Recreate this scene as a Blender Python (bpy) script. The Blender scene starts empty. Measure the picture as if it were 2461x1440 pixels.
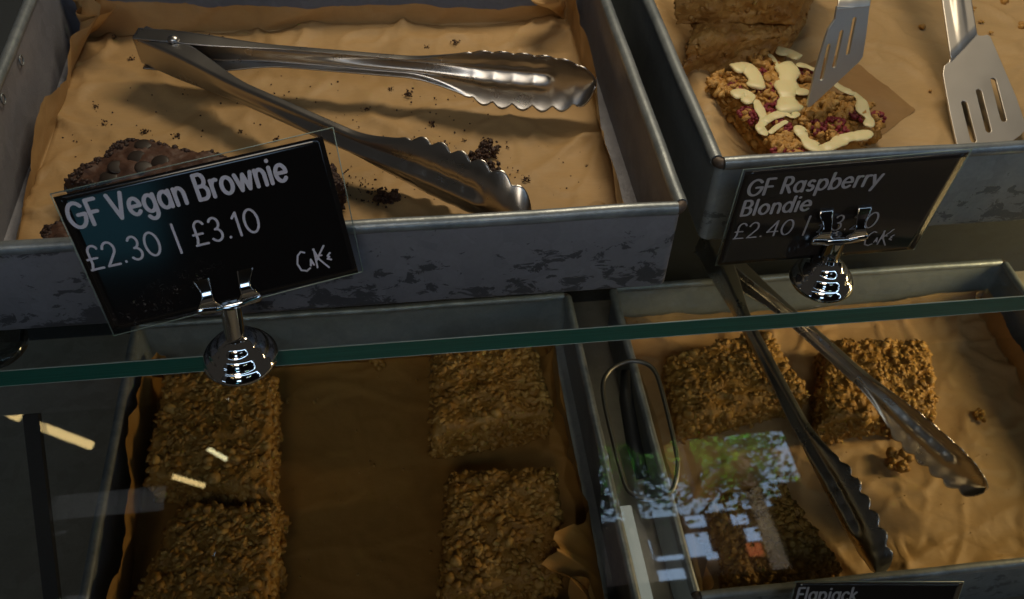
import bpy, bmesh, math, random
import numpy as np
from mathutils import Vector, Matrix, noise as mn

# ------------------------------------------------------------------ scene, camera, light
S = bpy.context.scene
COL = S.collection
F_PX, PW, PH = 2281.3, 2461.0, 1440.0
PITCH, YAW, ROLL = math.radians(46.711), math.radians(9.042), math.radians(2.647)
CAM = np.array([-.1343, -.3216, .349])
_f = np.array([math.sin(YAW)*math.cos(PITCH), math.cos(YAW)*math.cos(PITCH), -math.sin(PITCH)])
_r = np.array([math.cos(YAW), -math.sin(YAW), 0.]); _u = np.cross(_r, _f)
_r2 = math.cos(ROLL)*_r + math.sin(ROLL)*_u
_u2 = np.cross(_r2, _f)
RW = np.stack([_r2, -_u2, _f])
cd = bpy.data.cameras.new('camera'); cam = bpy.data.objects.new('camera', cd); COL.objects.link(cam)
cd.sensor_fit = 'HORIZONTAL'; cd.sensor_width = 36.0; cd.lens = F_PX/PW*36.0
cd.dof.use_dof = True; cd.dof.focus_distance = .46; cd.dof.aperture_fstop = 22
cd.clip_start = .01; cd.clip_end = 60
M = Matrix(((_r2[0], _u2[0], -_f[0], CAM[0]), (_r2[1], _u2[1], -_f[1], CAM[1]), (_r2[2], _u2[2], -_f[2], CAM[2]), (0, 0, 0, 1)))
cam.matrix_world = M
S.camera = cam

W = bpy.data.worlds.new('World'); S.world = W; W.use_nodes = True
bg = W.node_tree.nodes['Background']; bg.inputs[0].default_value = (.92, .84, .74, 1); bg.inputs[1].default_value = .028

def area(name, loc, target, sx, sy, power, color, spread=180):
    d = bpy.data.lights.new(name, 'AREA'); d.shape = 'RECTANGLE'; d.size = sx; d.size_y = sy
    d.energy = power; d.color = color; d.spread = math.radians(spread)
    o = bpy.data.objects.new(name, d); COL.objects.link(o); o.location = loc
    o.rotation_euler = (Vector(target)-Vector(loc)).to_track_quat('-Z', 'Y').to_euler()
    return o
area('case_lamp', (.10, .40, .66), (.0, .10, 0), .44, .12, 3.3, (1, .84, .60))
def spot(name, loc, target, power, color, cone, blend, radius):
    d = bpy.data.lights.new(name, 'SPOT'); d.energy = power; d.color = color; d.spot_size = math.radians(cone); d.spot_blend = blend; d.shadow_soft_size = radius
    o = bpy.data.objects.new(name, d); COL.objects.link(o); o.location = loc
    o.rotation_euler = (Vector(target)-Vector(loc)).to_track_quat('-Z', 'Y').to_euler(); return o
spot('front_fill_spot', (-.35, -1.40, 1.45), (-.02, .12, .12), 46, (1, .86, .68), 21, .9, .40)  # added front fill; its narrow cone leaves the lower trays dim
area('lower_case_lamp', (.60, .04, -.06), (.26, .05, -.25), .05, .22, 2.1, (1, .70, .33))
area('daylight_on_facade', (-1.0, -6.5, 5.5), (-3.0, -12, 6.0), 1.2, 1.0, 420, (.92, .95, 1), 150)
area('daylight_on_trees', (1.2, -4.0, 4.6), (1.35, -5.5, 3.5), 1.6, 1.2, 7000, (1, .97, .88), 70)

S.view_settings.view_transform = 'Standard'; S.view_settings.look = 'None'
S.view_settings.exposure = 0; S.view_settings.gamma = 1
S.view_settings.use_curve_mapping = False
cy = S.cycles
cy.use_denoising = True; cy.transparent_max_bounces = 24; cy.max_bounces = 10; cy.glossy_bounces = 5
cy.diffuse_bounces = 4; cy.caustics_reflective = False; cy.caustics_refractive = False
cy.sample_clamp_indirect = 4

# ------------------------------------------------------------------ helpers
def at(x, y, z=None, Y=None, X=None):
    """point of the place that the photograph shows at (x, y), on the plane z=, Y= or X="""
    d = RW.T @ np.array([(x-PW/2)/F_PX, (y-PH/2)/F_PX, 1.])
    t = (z-CAM[2])/d[2] if z is not None else (Y-CAM[1])/d[1] if Y is not None else (X-CAM[0])/d[0]
    return Vector(CAM+t*d)
def at_plane(x, y, p0, n):
    d = Vector(RW.T @ np.array([(x-PW/2)/F_PX, (y-PH/2)/F_PX, 1.])); c = Vector(CAM)
    return c + d*((Vector(p0)-c).dot(n)/d.dot(n))
def at_depth(x, y, dist):
    return Vector(CAM + dist*(RW.T @ np.array([(x-PW/2)/F_PX, (y-PH/2)/F_PX, 1.])))

def empty(name, loc, label, cat, group=None):
    o = bpy.data.objects.new(name, None); COL.objects.link(o); o.location = loc; o.empty_display_size = .02
    return tag(o, label, cat, group)
def tag(o, label=None, cat=None, group=None, kind=None):
    if label: o['label'] = label
    if cat: o['category'] = cat
    if group: o['group'] = group
    if kind: o['kind'] = kind
    return o

class MB:
    def __init__(s): s.v = []; s.f = []; s.t = []; s.m = []
    def add(s, vs, fs, tint=.5, mat=0):
        b = len(s.v); s.v += [tuple(p) for p in vs]; s.f += [tuple(b+i for i in f) for f in fs]
        s.t += [tint]*len(vs) if not hasattr(tint, '__len__') else list(tint); s.m += [mat]*len(fs)
    def grid(s, P, closed_u=False, closed_v=False, tint=.5, mat=0):
        nu, nv = len(P), len(P[0]); vs = [p for row in P for p in row]; fs = []
        for i in range(nu if closed_u else nu-1):
            for j in range(nv if closed_v else nv-1):
                a, b = i, (i+1) % nu; c, d = j, (j+1) % nv
                fs.append((a*nv+c, b*nv+c, b*nv+d, a*nv+d))
        s.add(vs, fs, tint, mat)
    def box(s, lo, hi, mat=0):
        x0, y0, z0 = lo; x1, y1, z1 = hi
        s.add([(x0,y0,z0),(x1,y0,z0),(x1,y1,z0),(x0,y1,z0),(x0,y0,z1),(x1,y0,z1),(x1,y1,z1),(x0,y1,z1)],
              [(0,3,2,1),(4,5,6,7),(0,1,5,4),(1,2,6,5),(2,3,7,6),(3,0,4,7)], mat=mat)
    def tube(s, pts, r, n=8, closed=False, caps=True, flat=None, tint=.5, mat=0):
        pts = [Vector(p) for p in pts]; N = len(pts); rows = []
        up = None
        for i, p in enumerate(pts):
            if closed: t = pts[(i+1) % N]-pts[i-1]
            else: t = pts[min(i+1, N-1)]-pts[max(i-1, 0)]
            t = t.normalized() if t.length > 1e-9 else Vector((1,0,0))
            if up is None:
                up = Vector((0,0,1)) if abs(t.z) < .9 else Vector((0,1,0))
            if flat is not None: up = Vector(flat)
            b = t.cross(up).normalized(); u = b.cross(t).normalized(); up = u
            rr = r[i] if hasattr(r, '__len__') else r
            row = []
            for k in range(n):
                a = 2*math.pi*k/n
                row.append(p + b*math.cos(a)*rr + u*math.sin(a)*rr*(FLAT if flat is not None else 1))
            rows.append(row)
        b0 = len(s.v); s.grid(rows, closed_u=closed, closed_v=True, tint=tint, mat=mat)
        if caps and not closed:
            s.f += [tuple(b0+k for k in range(n))[::-1], tuple(b0+(N-1)*n+k for k in range(n))]; s.m += [mat, mat]
    def lathe(s, prof, c, n=32, mat=0):
        c = Vector(c); rows = [[c+Vector((r*math.cos(2*math.pi*k/n), r*math.sin(2*math.pi*k/n), z)) for k in range(n)] for r, z in prof]
        b0 = len(s.v); s.grid(rows, closed_v=True, mat=mat)
        if prof[0][0] > 1e-6: s.f.append(tuple(b0+k for k in range(n))[::-1]); s.m.append(mat)
        if prof[-1][0] > 1e-6: s.f.append(tuple(b0+(len(prof)-1)*n+k for k in range(n))); s.m.append(mat)
    def build(s, name, mats, parent=None, smooth=True, origin=None, angle=None):
        me = bpy.data.meshes.new(name)
        if parent is not None: o0 = Vector(parent_loc(parent))
        else:
            o0 = Vector(origin) if origin is not None else Vector((0,0,0))
        me.from_pydata([tuple(Vector(p)-o0) for p in s.v], [], s.f)
        mats = mats if isinstance(mats, (list, tuple)) else [mats]
        for m in mats: me.materials.append(m)
        if len(mats) > 1: me.polygons.foreach_set('material_index', s.m)
        a = me.attributes.new('tint', 'FLOAT', 'POINT'); a.data.foreach_set('value', s.t)
        bm = bmesh.new(); bm.from_mesh(me)
        bmesh.ops.recalc_face_normals(bm, faces=bm.faces) if s.recalc else None
        bm.to_mesh(me); bm.free()
        me.polygons.foreach_set('use_smooth', [smooth]*len(me.polygons))
        if smooth and angle: me.set_sharp_from_angle(angle=math.radians(angle))
        o = bpy.data.objects.new(name, me); COL.objects.link(o)
        if parent is not None: o.parent = parent
        else: o.location = o0
        return o
    recalc = True
FLAT = .45
def parent_loc(p):
    v = Vector((0,0,0))
    while p is not None: v += p.location; p = p.parent
    return v

# ------------------------------------------------------------------ materials
def mat(name):
    m = bpy.data.materials.new(name); m.use_nodes = True
    nt = m.node_tree; return m, nt, nt.nodes['Principled BSDF']
def N(nt, typ, **kw):
    n = nt.nodes.new(typ)
    for k, v in kw.items():
        if k.startswith('i_'): n.inputs[k[2:].replace('_', ' ')].default_value = v
        else: setattr(n, k, v)
    return n
def mixc(nt, fac, a, b):
    n = nt.nodes.new('ShaderNodeMix'); n.data_type = 'RGBA'
    def put(sock, v):
        if hasattr(v, 'is_output'): nt.links.new(v, sock)
        else: sock.default_value = v if not isinstance(v, tuple) else (*v, 1)[:4]
    fs = n.inputs[0]
    if hasattr(fac, 'is_output'): nt.links.new(fac, fs)
    else: fs.default_value = fac
    put(n.inputs[6], a); put(n.inputs[7], b); return n.outputs[2]
def math_(nt, op, a, b=None):
    n = nt.nodes.new('ShaderNodeMath'); n.operation = op
    for k, v in enumerate((a, b)):
        if v is None: continue
        if hasattr(v, 'is_output'): nt.links.new(v, n.inputs[k])
        else: n.inputs[k].default_value = v
    return n.outputs[0]
def ramp(nt, fac, lo, hi):
    n = nt.nodes.new('ShaderNodeMapRange'); n.clamp = True; nt.links.new(fac, n.inputs[0])
    n.inputs[1].default_value = lo; n.inputs[2].default_value = hi; return n.outputs[0]
def coords(nt, scale=(1,1,1)):
    tc = nt.nodes.new('ShaderNodeTexCoord'); mp = nt.nodes.new('ShaderNodeMapping'); mp.inputs['Scale'].default_value = scale
    nt.links.new(tc.outputs['Object'], mp.inputs[0]); return mp.outputs[0]
def tex(nt, co, scale, detail=4, rough=.55, kind='noise', dist=0):
    if kind == 'noise':
        n = N(nt, 'ShaderNodeTexNoise'); n.inputs['Scale'].default_value = scale; n.inputs['Detail'].default_value = detail
        n.inputs['Roughness'].default_value = rough; n.inputs['Distortion'].default_value = dist
        nt.links.new(co, n.inputs['Vector']); return n.outputs[0]
    n = N(nt, 'ShaderNodeTexVoronoi'); n.inputs['Scale'].default_value = scale
    nt.links.new(co, n.inputs['Vector']); return n.outputs[1] if kind == 'cells' else n.outputs[0]
def bump(nt, p, h, strength, dist):
    b = N(nt, 'ShaderNodeBump'); b.inputs['Strength'].default_value = strength; b.inputs['Distance'].default_value = dist
    nt.links.new(h, b.inputs['Height']); nt.links.new(b.outputs[0], p.inputs['Normal'])
def setc(nt, p, c):
    nt.links.new(c, p.inputs['Base Color'])
def simple(name, col, rough=.5, metal=0., **kw):
    m, nt, p = mat(name); p.inputs['Base Color'].default_value = (*col, 1); p.inputs['Roughness'].default_value = rough
    p.inputs['Metallic'].default_value = metal
    for k, v in kw.items(): p.inputs[k.replace('_', ' ')].default_value = v
    return m

def make_zinc(name, light, dark, patch, low_bias, spots=.5):
    """galvanised sheet: mottled zinc, flaked patches that gather towards the foot of the wall"""
    m, nt, p = mat(name); co = coords(nt)
    big = tex(nt, co, 16, 5, .6); sp = tex(nt, co, 110, 3, .6, 'cells'); fine = tex(nt, co, 420, 3)
    base = mixc(nt, ramp(nt, big, .32, .68), light, dark)
    bw = N(nt, 'ShaderNodeRGBToBW'); nt.links.new(sp, bw.inputs[0])
    base = mixc(nt, math_(nt, 'MULTIPLY', bw.outputs[0], .28), base, tuple(c*1.5 for c in light))
    base = mixc(nt, math_(nt, 'MULTIPLY', ramp(nt, fine, .45, .75), .35), base, dark)
    co2 = coords(nt, (1, 1, 1.7))
    fl = tex(nt, co2, 78, 9, .70, dist=.5); big2 = tex(nt, co, 13, 2)
    sep = N(nt, 'ShaderNodeSeparateXYZ'); tc = N(nt, 'ShaderNodeTexCoord'); nt.links.new(tc.outputs['Object'], sep.inputs[0])
    h = ramp(nt, sep.outputs[2], .045, .002); front = ramp(nt, sep.outputs[1], -.1265, -.1290)
    lvl = math_(nt, 'ADD', math_(nt, 'ADD', fl, math_(nt, 'MULTIPLY', h, low_bias)), math_(nt, 'MULTIPLY', math_(nt, 'SUBTRACT', big2, .5), .45))
    k = ramp(nt, lvl, .66-.12*spots, .68-.12*spots)
    base = mixc(nt, math_(nt, 'MULTIPLY', math_(nt, 'MULTIPLY', k, front), .85), base, patch)
    setc(nt, p, base)
    p.inputs['Metallic'].default_value = .35
    nt.links.new(math_(nt, 'ADD', math_(nt, 'MULTIPLY', big, .25), .38), p.inputs['Roughness'])
    hh = math_(nt, 'SUBTRACT', math_(nt, 'MULTIPLY', big, 1.2), math_(nt, 'ADD', math_(nt, 'MULTIPLY', k, .15), math_(nt, 'MULTIPLY', fine, .1)))
    bump(nt, p, hh, .35, .0025)
    return m
ZINC = make_zinc('galvanised_zinc_flaked', (.27, .272, .305), (.20, .203, .228), (.065, .067, .076), .17, .18)
ZINC2 = make_zinc('galvanised_zinc_mottled', (.28, .315, .33), (.18, .21, .235), (.09, .105, .12), .10, .5)
def make_rim():
    m, nt, p = mat('galvanised_rim'); co = coords(nt, (1, 1, 1)); a = tex(nt, co, 60, 5, .65); b = tex(nt, co, 500, 3)
    setc(nt, p, mixc(nt, ramp(nt, a, .35, .7), (.34, .37, .38), (.16, .185, .20)))
    p.inputs['Metallic'].default_value = .55
    nt.links.new(math_(nt, 'ADD', math_(nt, 'MULTIPLY', a, .3), .25), p.inputs['Roughness'])
    bump(nt, p, math_(nt, 'ADD', a, math_(nt, 'MULTIPLY', b, .25)), .3, .0012); return m
RIM = make_rim()
RUST = simple('rusty_corner_joint', (.10, .075, .058), .55, .4)
def make_paper(name, col, dark):
    m, nt, p = mat(name); co = coords(nt); a = tex(nt, co, 22, 5, .6); b = tex(nt, co, 900, 2); st = tex(nt, coords(nt, (1, 5, 5)), 150, 4)
    gz = ramp(nt, tex(nt, co, 34, 3, .5, dist=.8), .56, .70)
    c = mixc(nt, ramp(nt, a, .3, .72), col, dark)
    c = mixc(nt, math_(nt, 'MULTIPLY', st, .45), c, tuple(x*.62 for x in col))
    c = mixc(nt, math_(nt, 'MULTIPLY', gz, .45), c, tuple(x*.66 for x in col))
    setc(nt, p, c); p.inputs['Roughness'].default_value = .55
    p.inputs['Specular IOR Level'].default_value = .28
    wob = N(nt, 'ShaderNodeTexNoise'); wob.inputs['Scale'].default_value = 14; nt.links.new(co, wob.inputs['Vector'])
    wm = N(nt, 'ShaderNodeVectorMath'); wm.operation = 'MULTIPLY_ADD'; nt.links.new(wob.outputs[1], wm.inputs[0]); wm.inputs[1].default_value = (.03, .03, .03); nt.links.new(co, wm.inputs[2])
    def crease(sc):
        v = N(nt, 'ShaderNodeTexVoronoi'); v.feature = 'DISTANCE_TO_EDGE'; v.inputs['Scale'].default_value = sc; nt.links.new(wm.outputs[0], v.inputs['Vector']); return ramp(nt, v.outputs[0], 0, .22)
    hgt = math_(nt, 'ADD', math_(nt, 'MULTIPLY', crease(17), .55), math_(nt, 'MULTIPLY', crease(38), .22))
    bump(nt, p, math_(nt, 'ADD', hgt, math_(nt, 'ADD', math_(nt, 'MULTIPLY', tex(nt, co, 75, 4, .5, dist=.5), .8), math_(nt, 'MULTIPLY', b, .05))), .38, .0024)
    out = nt.nodes['Material Output']; tr = N(nt, 'ShaderNodeBsdfTranslucent'); nt.links.new(c, tr.inputs[0])
    mx = N(nt, 'ShaderNodeMixShader'); mx.inputs[0].default_value = .18
    nt.links.new(p.outputs[0], mx.inputs[1]); nt.links.new(tr.outputs[0], mx.inputs[2]); nt.links.new(mx.outputs[0], out.inputs[0])
    return m
PAPER = make_paper('brown_baking_paper', (.56, .36, .165), (.48, .30, .125))
PAPER2 = make_paper('brown_baking_paper_pale', (.62, .415, .20), (.54, .35, .155))

def make_steel(name, rough, col=(.62, .61, .60), brushed=None):
    m, nt, p = mat(name); p.inputs['Metallic'].default_value = 1; p.inputs['Base Color'].default_value = (*col, 1)
    co = coords(nt); a = tex(nt, co, 45, 4)
    nt.links.new(math_(nt, 'ADD', math_(nt, 'MULTIPLY', a, .16), rough-.06), p.inputs['Roughness'])
    bump(nt, p, tex(nt, co, 700, 3), .06, .0003)
    return m
STEEL = make_steel('polished_steel', .27, (.47, .455, .44))
BLADE = make_steel('satin_steel', .5, (.66, .62, .56))
CHROME = simple('chrome', (.70, .68, .66), .06, 1.)
WIRE = make_steel('dull_wire', .4, (.16, .16, .15))

def make_oat(name, a, b, c):
    m, nt, p = mat(name); co = coords(nt); at_ = N(nt, 'ShaderNodeAttribute'); at_.attribute_name = 'tint'
    n1 = tex(nt, co, 60, 4); n2 = tex(nt, co, 380, 4, .65)
    base = mixc(nt, at_.outputs['Fac'], a, b)
    base = mixc(nt, ramp(nt, n1, .42, .72), base, c)
    base = mixc(nt, math_(nt, 'MULTIPLY', ramp(nt, n2, .4, .7), .4), base, tuple(x*.6 for x in a))
    setc(nt, p, base); p.inputs['Roughness'].default_value = .46; p.inputs['Specular IOR Level'].default_value = .4
    p.inputs['Subsurface Weight'].default_value = 0
    bump(nt, p, math_(nt, 'ADD', n2, math_(nt, 'MULTIPLY', tex(nt, co, 170, 5, .7), 1.4)), .6, .0016); return m
OAT = make_oat('toasted_oats', (.30, .145, .022), (.54, .33, .085), (.30, .14, .02))
OAT2 = make_oat('toasted_oats_golden', (.32, .165, .028), (.50, .30, .075), (.33, .165, .028))
BROWNIE = make_oat('dark_brownie_crumb', (.040, .018, .010), (.075, .034, .018), (.026, .012, .007))
def make_crust():
    m, nt, p = mat('brownie_crust'); co = coords(nt); a = tex(nt, co, 90, 5, .6); b = tex(nt, co, 600, 3)
    at_ = N(nt, 'ShaderNodeAttribute'); at_.attribute_name = 'tint'
    c = mixc(nt, ramp(nt, a, .35, .7), (.085, .038, .022), (.045, .020, .012))
    c = mixc(nt, at_.outputs['Fac'], (.030, .014, .009), c)
    setc(nt, p, c); p.inputs['Roughness'].default_value = .6
    bump(nt, p, math_(nt, 'ADD', a, math_(nt, 'MULTIPLY', b, .4)), .45, .0015); return m
CRUST = make_crust()
CHOC = simple('dark_chocolate', (.018, .011, .008), .5)
CAKE_ = make_oat('blondie_crumb', (.42, .21, .045), (.60, .35, .10), (.46, .22, .045))
CAKESIDE = make_oat('blondie_cut_side', (.40, .20, .05), (.56, .33, .10), (.26, .115, .026))
WCHOC = simple('white_chocolate', (.70, .61, .33), .42, Subsurface_Weight=.15, Subsurface_Scale=.003)
BERRY = make_oat('raspberry', (.20, .016, .022), (.32, .03, .04), (.10, .010, .018))
CARD = None
def make_card():
    m, nt, p = mat('black_card'); co = coords(nt); p.inputs['Base Color'].default_value = (.010, .0085, .008, 1)
    p.inputs['Roughness'].default_value = .10; p.inputs['Specular IOR Level'].default_value = .5
    bump(nt, p, tex(nt, co, 30, 2), .04, .002); return m
CARD = make_card()
CARD2 = make_card(); CARD2.name = 'black_card_haze_lifted'; CARD2.node_tree.nodes['Principled BSDF'].inputs['Base Color'].default_value = (.026, .021, .018, 1)  # black lifted in the colour to imitate haze on the front glass
def make_card_print():
    m, nt, p = mat('black_card_with_printed_crust'); tc = N(nt, 'ShaderNodeTexCoord'); co = tc.outputs['UV']
    sep = N(nt, 'ShaderNodeSeparateXYZ'); nt.links.new(co, sep.inputs[0])
    mp = N(nt, 'ShaderNodeMapping'); mp.inputs['Scale'].default_value = (1.6, 1, 1); nt.links.new(co, mp.inputs[0])
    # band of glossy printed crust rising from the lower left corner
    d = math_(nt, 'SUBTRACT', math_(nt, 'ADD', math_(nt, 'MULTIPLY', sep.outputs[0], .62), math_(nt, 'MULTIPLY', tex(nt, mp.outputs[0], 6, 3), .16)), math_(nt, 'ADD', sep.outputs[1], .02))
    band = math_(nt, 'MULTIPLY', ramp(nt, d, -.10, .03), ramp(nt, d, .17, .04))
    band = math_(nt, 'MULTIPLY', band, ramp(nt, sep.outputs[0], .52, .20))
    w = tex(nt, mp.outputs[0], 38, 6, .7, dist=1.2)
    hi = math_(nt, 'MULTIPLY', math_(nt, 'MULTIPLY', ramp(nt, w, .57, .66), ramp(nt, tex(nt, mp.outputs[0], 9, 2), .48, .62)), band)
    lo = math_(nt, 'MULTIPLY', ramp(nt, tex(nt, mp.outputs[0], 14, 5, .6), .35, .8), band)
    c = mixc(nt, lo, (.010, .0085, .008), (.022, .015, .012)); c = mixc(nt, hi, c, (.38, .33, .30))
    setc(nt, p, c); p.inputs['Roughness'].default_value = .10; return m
CARDP = make_card_print()
INK = simple('pale_ink', (.66, .62, .68), .5)
INK2 = simple('grey_ink', (.44, .41, .42), .5)

def make_clear(name, tint=(1, 1, 1), refl=1.0, ior=1.5, rough=0.0):
    """clear sheet: light goes through, part of it mirrors back by Fresnel"""
    m = bpy.data.materials.new(name); m.use_nodes = True; nt = m.node_tree; nt.nodes.clear()
    o = N(nt, 'ShaderNodeOutputMaterial'); t = N(nt, 'ShaderNodeBsdfTransparent'); t.inputs[0].default_value = (*tint, 1)
    g = N(nt, 'ShaderNodeBsdfGlossy'); g.inputs['Roughness'].default_value = rough
    geo = N(nt, 'ShaderNodeNewGeometry'); dt = N(nt, 'ShaderNodeVectorMath'); dt.operation = 'DOT_PRODUCT'
    nt.links.new(geo.outputs['Normal'], dt.inputs[0]); nt.links.new(geo.outputs['Incoming'], dt.inputs[1])
    c = math_(nt, 'SUBTRACT', 1., math_(nt, 'ABSOLUTE', dt.outputs['Value'])); f0 = ((ior-1)/(ior+1))**2
    fr = math_(nt, 'ADD', math_(nt, 'MULTIPLY', math_(nt, 'POWER', c, 5.), (1-f0)), f0)
    fr = math_(nt, 'MULTIPLY', fr, refl)
    mx = N(nt, 'ShaderNodeMixShader'); nt.links.new(fr, mx.inputs[0]); nt.links.new(t.outputs[0], mx.inputs[1]); nt.links.new(g.outputs[0], mx.inputs[2])
    nt.links.new(mx.outputs[0], o.inputs[0]); return m
SHELFGLASS = make_clear('shelf_glass', (.93, .965, .95))
PANEGLASS = make_clear('front_glass', (.97, .98, .975), 1.0, 1.52)
FILM = make_clear('laminating_film', (.93, .93, .93), 1.0, 1.5, .05)
def make_edge():
    m, nt, p = mat('green_glass_edge'); co = coords(nt, (.6, 1, 60)); st = tex(nt, co, 26, 5, .7)
    big = tex(nt, coords(nt), 3.2, 2)
    c = mixc(nt, ramp(nt, st, .35, .72), (.004, .050, .034), (.014, .125, .088)); c = mixc(nt, ramp(nt, big, .35, .7), c, (.014, .120, .092))
    setc(nt, p, c); p.inputs['Roughness'].default_value = .12; p.inputs['Specular IOR Level'].default_value = .6; return m
EDGE = make_edge()
EDGELINE = simple('glass_arris', (.26, .33, .29), .25)
DECK = make_zinc('brushed_deck', (.38, .345, .28), (.27, .245, .20), (.10, .10, .10), 0, .2)
DARK = simple('dark_plastic', (.018, .018, .018), .5)
WALLM = simple('dark_wall', (.03, .03, .032), .8)
def emit(name, col, s):
    m = bpy.data.materials.new(name); m.use_nodes = True; nt = m.node_tree; nt.nodes.clear()
    o = N(nt, 'ShaderNodeOutputMaterial'); e = N(nt, 'ShaderNodeEmission'); e.inputs[0].default_value = (*col, 1); e.inputs[1].default_value = s
    nt.links.new(e.outputs[0], o.inputs[0]); return m
LEAF = None
def make_leaf():
    m, nt, p = mat('leaf'); a = N(nt, 'ShaderNodeAttribute'); a.attribute_name = 'tint'
    c = mixc(nt, a.outputs['Fac'], (.025, .17, .03), (.17, .28, .02)); setc(nt, p, c); p.inputs['Roughness'].default_value = .6; return m
LEAF = make_leaf(); BARK = simple('bark', (.004, .0035, .003), 1.0, Specular_IOR_Level=0.0)

# ------------------------------------------------------------------ setting
DECKZ = -.262
b = MB(); b.box((-.9, -.35, DECKZ-.01), (.9, .42, DECKZ)); deck = b.build('counter_deck', DECK, smooth=False)
tag(deck, kind='structure')
b = MB(); b.box((-.9, .238, DECKZ), (.9, .25, -.013)); b.box((-.9, .42, 0), (.9, .44, .20)); bw_ = b.build('back_wall_and_lamp_block', simple('grey_panel', (.013, .015, .0165), .8), smooth=False); tag(bw_, kind='structure')  # lower panel added to keep the case lamp off the deck

# glass shelf: sheet with a green polished front edge
sh = empty('glass_shelf', (0, -.0196, -.0115), 'clear glass shelf with a dark green edge carrying the two upper trays', 'shelf')
YS, YB, T = -.0196, .36, .0115
b = MB(); b.add([(-.9, YS+.0004, 0), (.9, YS+.0004, 0), (.9, YB, 0), (-.9, YB, 0)], [(0,1,2,3)]); b.add([(-.9, YS+.0004, -T), (.9, YS+.0004, -T), (.9, YB, -T), (-.9, YB, -T)], [(3,2,1,0)])
b.build('sheet', SHELFGLASS, sh, smooth=False)
b = MB(); b.box((-.9, YS, -T+.0006), (.9, YS+.0004, -.0006)); b.build('polished_edge', EDGE, sh, smooth=False)
b = MB(); b.tube([(-.9, YS+.0002, -.0003), (.9, YS+.0002, -.0003)], .00035, 6); b.tube([(-.9, YS+.0002, -T+.0003), (.9, YS+.0002, -T+.0003)], .0003, 6)
b.build('arris', EDGELINE, sh)

# ------------------------------------------------------------------ trays
def tray(name_label, x0, x1, y0, y1, zb, zinc, h=.058, floor_gap=.0):
    """rim outline x0..x1, y0..y1 (outer); base at zb"""
    t = empty('baking_tray', ((x0+x1)/2, (y0+y1)/2, zb), name_label, 'baking tray', 'galvanised baking trays')
    dr, th, rr = .0015, .0012, .004
    def loop(ins, z, rad, n=4):
        P = []
        for cxx, cyy, a0 in ((x1-ins-rad, y0+ins+rad, -90), (x1-ins-rad, y1-ins-rad, 0), (x0+ins+rad, y1-ins-rad, 90), (x0+ins+rad, y0+ins+rad, 180)):
            for k in range(n+1):
                a = math.radians(a0+90*k/n); P.append(Vector((cxx+rad*math.cos(a), cyy+rad*math.sin(a), z)))
        return P
    b = MB(); o_ = .003
    rows = [loop(dr+.001+o_, zb, rr), loop(dr+o_*.6, zb+.003, rr), loop(o_, zb+h-.003, rr), loop(o_+th, zb+h-.003, rr), loop(dr+o_*.6+th, zb+.003, rr), loop(dr+.004+o_, zb+.0012, rr)]
    b.grid(rows, closed_v=True); n = len(rows[0])
    b.f += [tuple(range(n))[::-1], tuple(range(5*n, 6*n))]; b.m += [0, 0]
    b.build('body', zinc, t, angle=40)
    r = .0033; zr = zb+h-r; g = .006
    b = MB()
    for A, B in (((x0+g, y0+r), (x1-g, y0+r)), ((x1-r, y0+g), (x1-r, y1-g)), ((x1-g, y1-r), (x0+g, y1-r)), ((x0+r, y1-g), (x0+r, y0+g))):
        pts = []
        for k in range(25):
            u = k/24; p = Vector((A[0]+(B[0]-A[0])*u, A[1]+(B[1]-A[1])*u, zr))
            p += Vector((mn.noise(p*30)*.0004, mn.noise(p*30+Vector((5,0,0)))*.0004, mn.noise(p*22+Vector((0,9,0)))*.0006)); pts.append(p)
        b.tube(pts, r, 12)
    b.build('rolled_rim', RIM, t, angle=50)
    for cx_, cy_, sx, sy in ((x0, y0, 1, 1), (x1, y0, -1, 1), (x0, y1, 1, -1), (x1, y1, -1, -1)):
        b = MB(); pts = []
        for k in range(7):
            a = math.pi/2*k/6; q = g; pts.append((cx_+sx*(r+(q-r)*(1-math.sin(a))), cy_+sy*(r+(q-r)*(1-math.cos(a))), zr-.0003))
        b.tube(pts, r*.86, 10); b.build('rim_corner', RUST, t)
    return t
UL = (-.345, .0, .0, .27, 0.0005); UR = (.0195, .3645, .031, .301, .0005)
LL = (-.345, -.005, -.090, .193, DECKZ+.0005+.006); LR = (.026, .370, -.075, .197, DECKZ+.0065)
t1 = tray('galvanised tray on the shelf holding brownies and the crossed tongs, flaked patches on its front', *UL[:4], UL[4], ZINC)
t2 = tray('galvanised tray on the shelf holding raspberry blondies and slotted spatulas', *UR[:4], UR[4], ZINC2)
t3 = tray('shaded galvanised tray under the shelf with four oat bars set far apart', *LL[:4], LL[4], ZINC2)
t4 = tray('galvanised tray under the shelf holding flapjacks and leaning tongs', *LR[:4], LR[4], ZINC2)
# two spot-weld rings stamped inside the brownie tray's left wall
for q in ((50, 145), (6, 238)):
    c = at(*q, X=-.3395)
    b = MB(); pts = [c+Vector((.0004, .0028*math.cos(a), .0028*math.sin(a))) for a in [2*math.pi*k/14 for k in range(14)]]
    b.tube(pts, .0005, 6, closed=True); b.build('rivet', RIM, t1)

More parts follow.
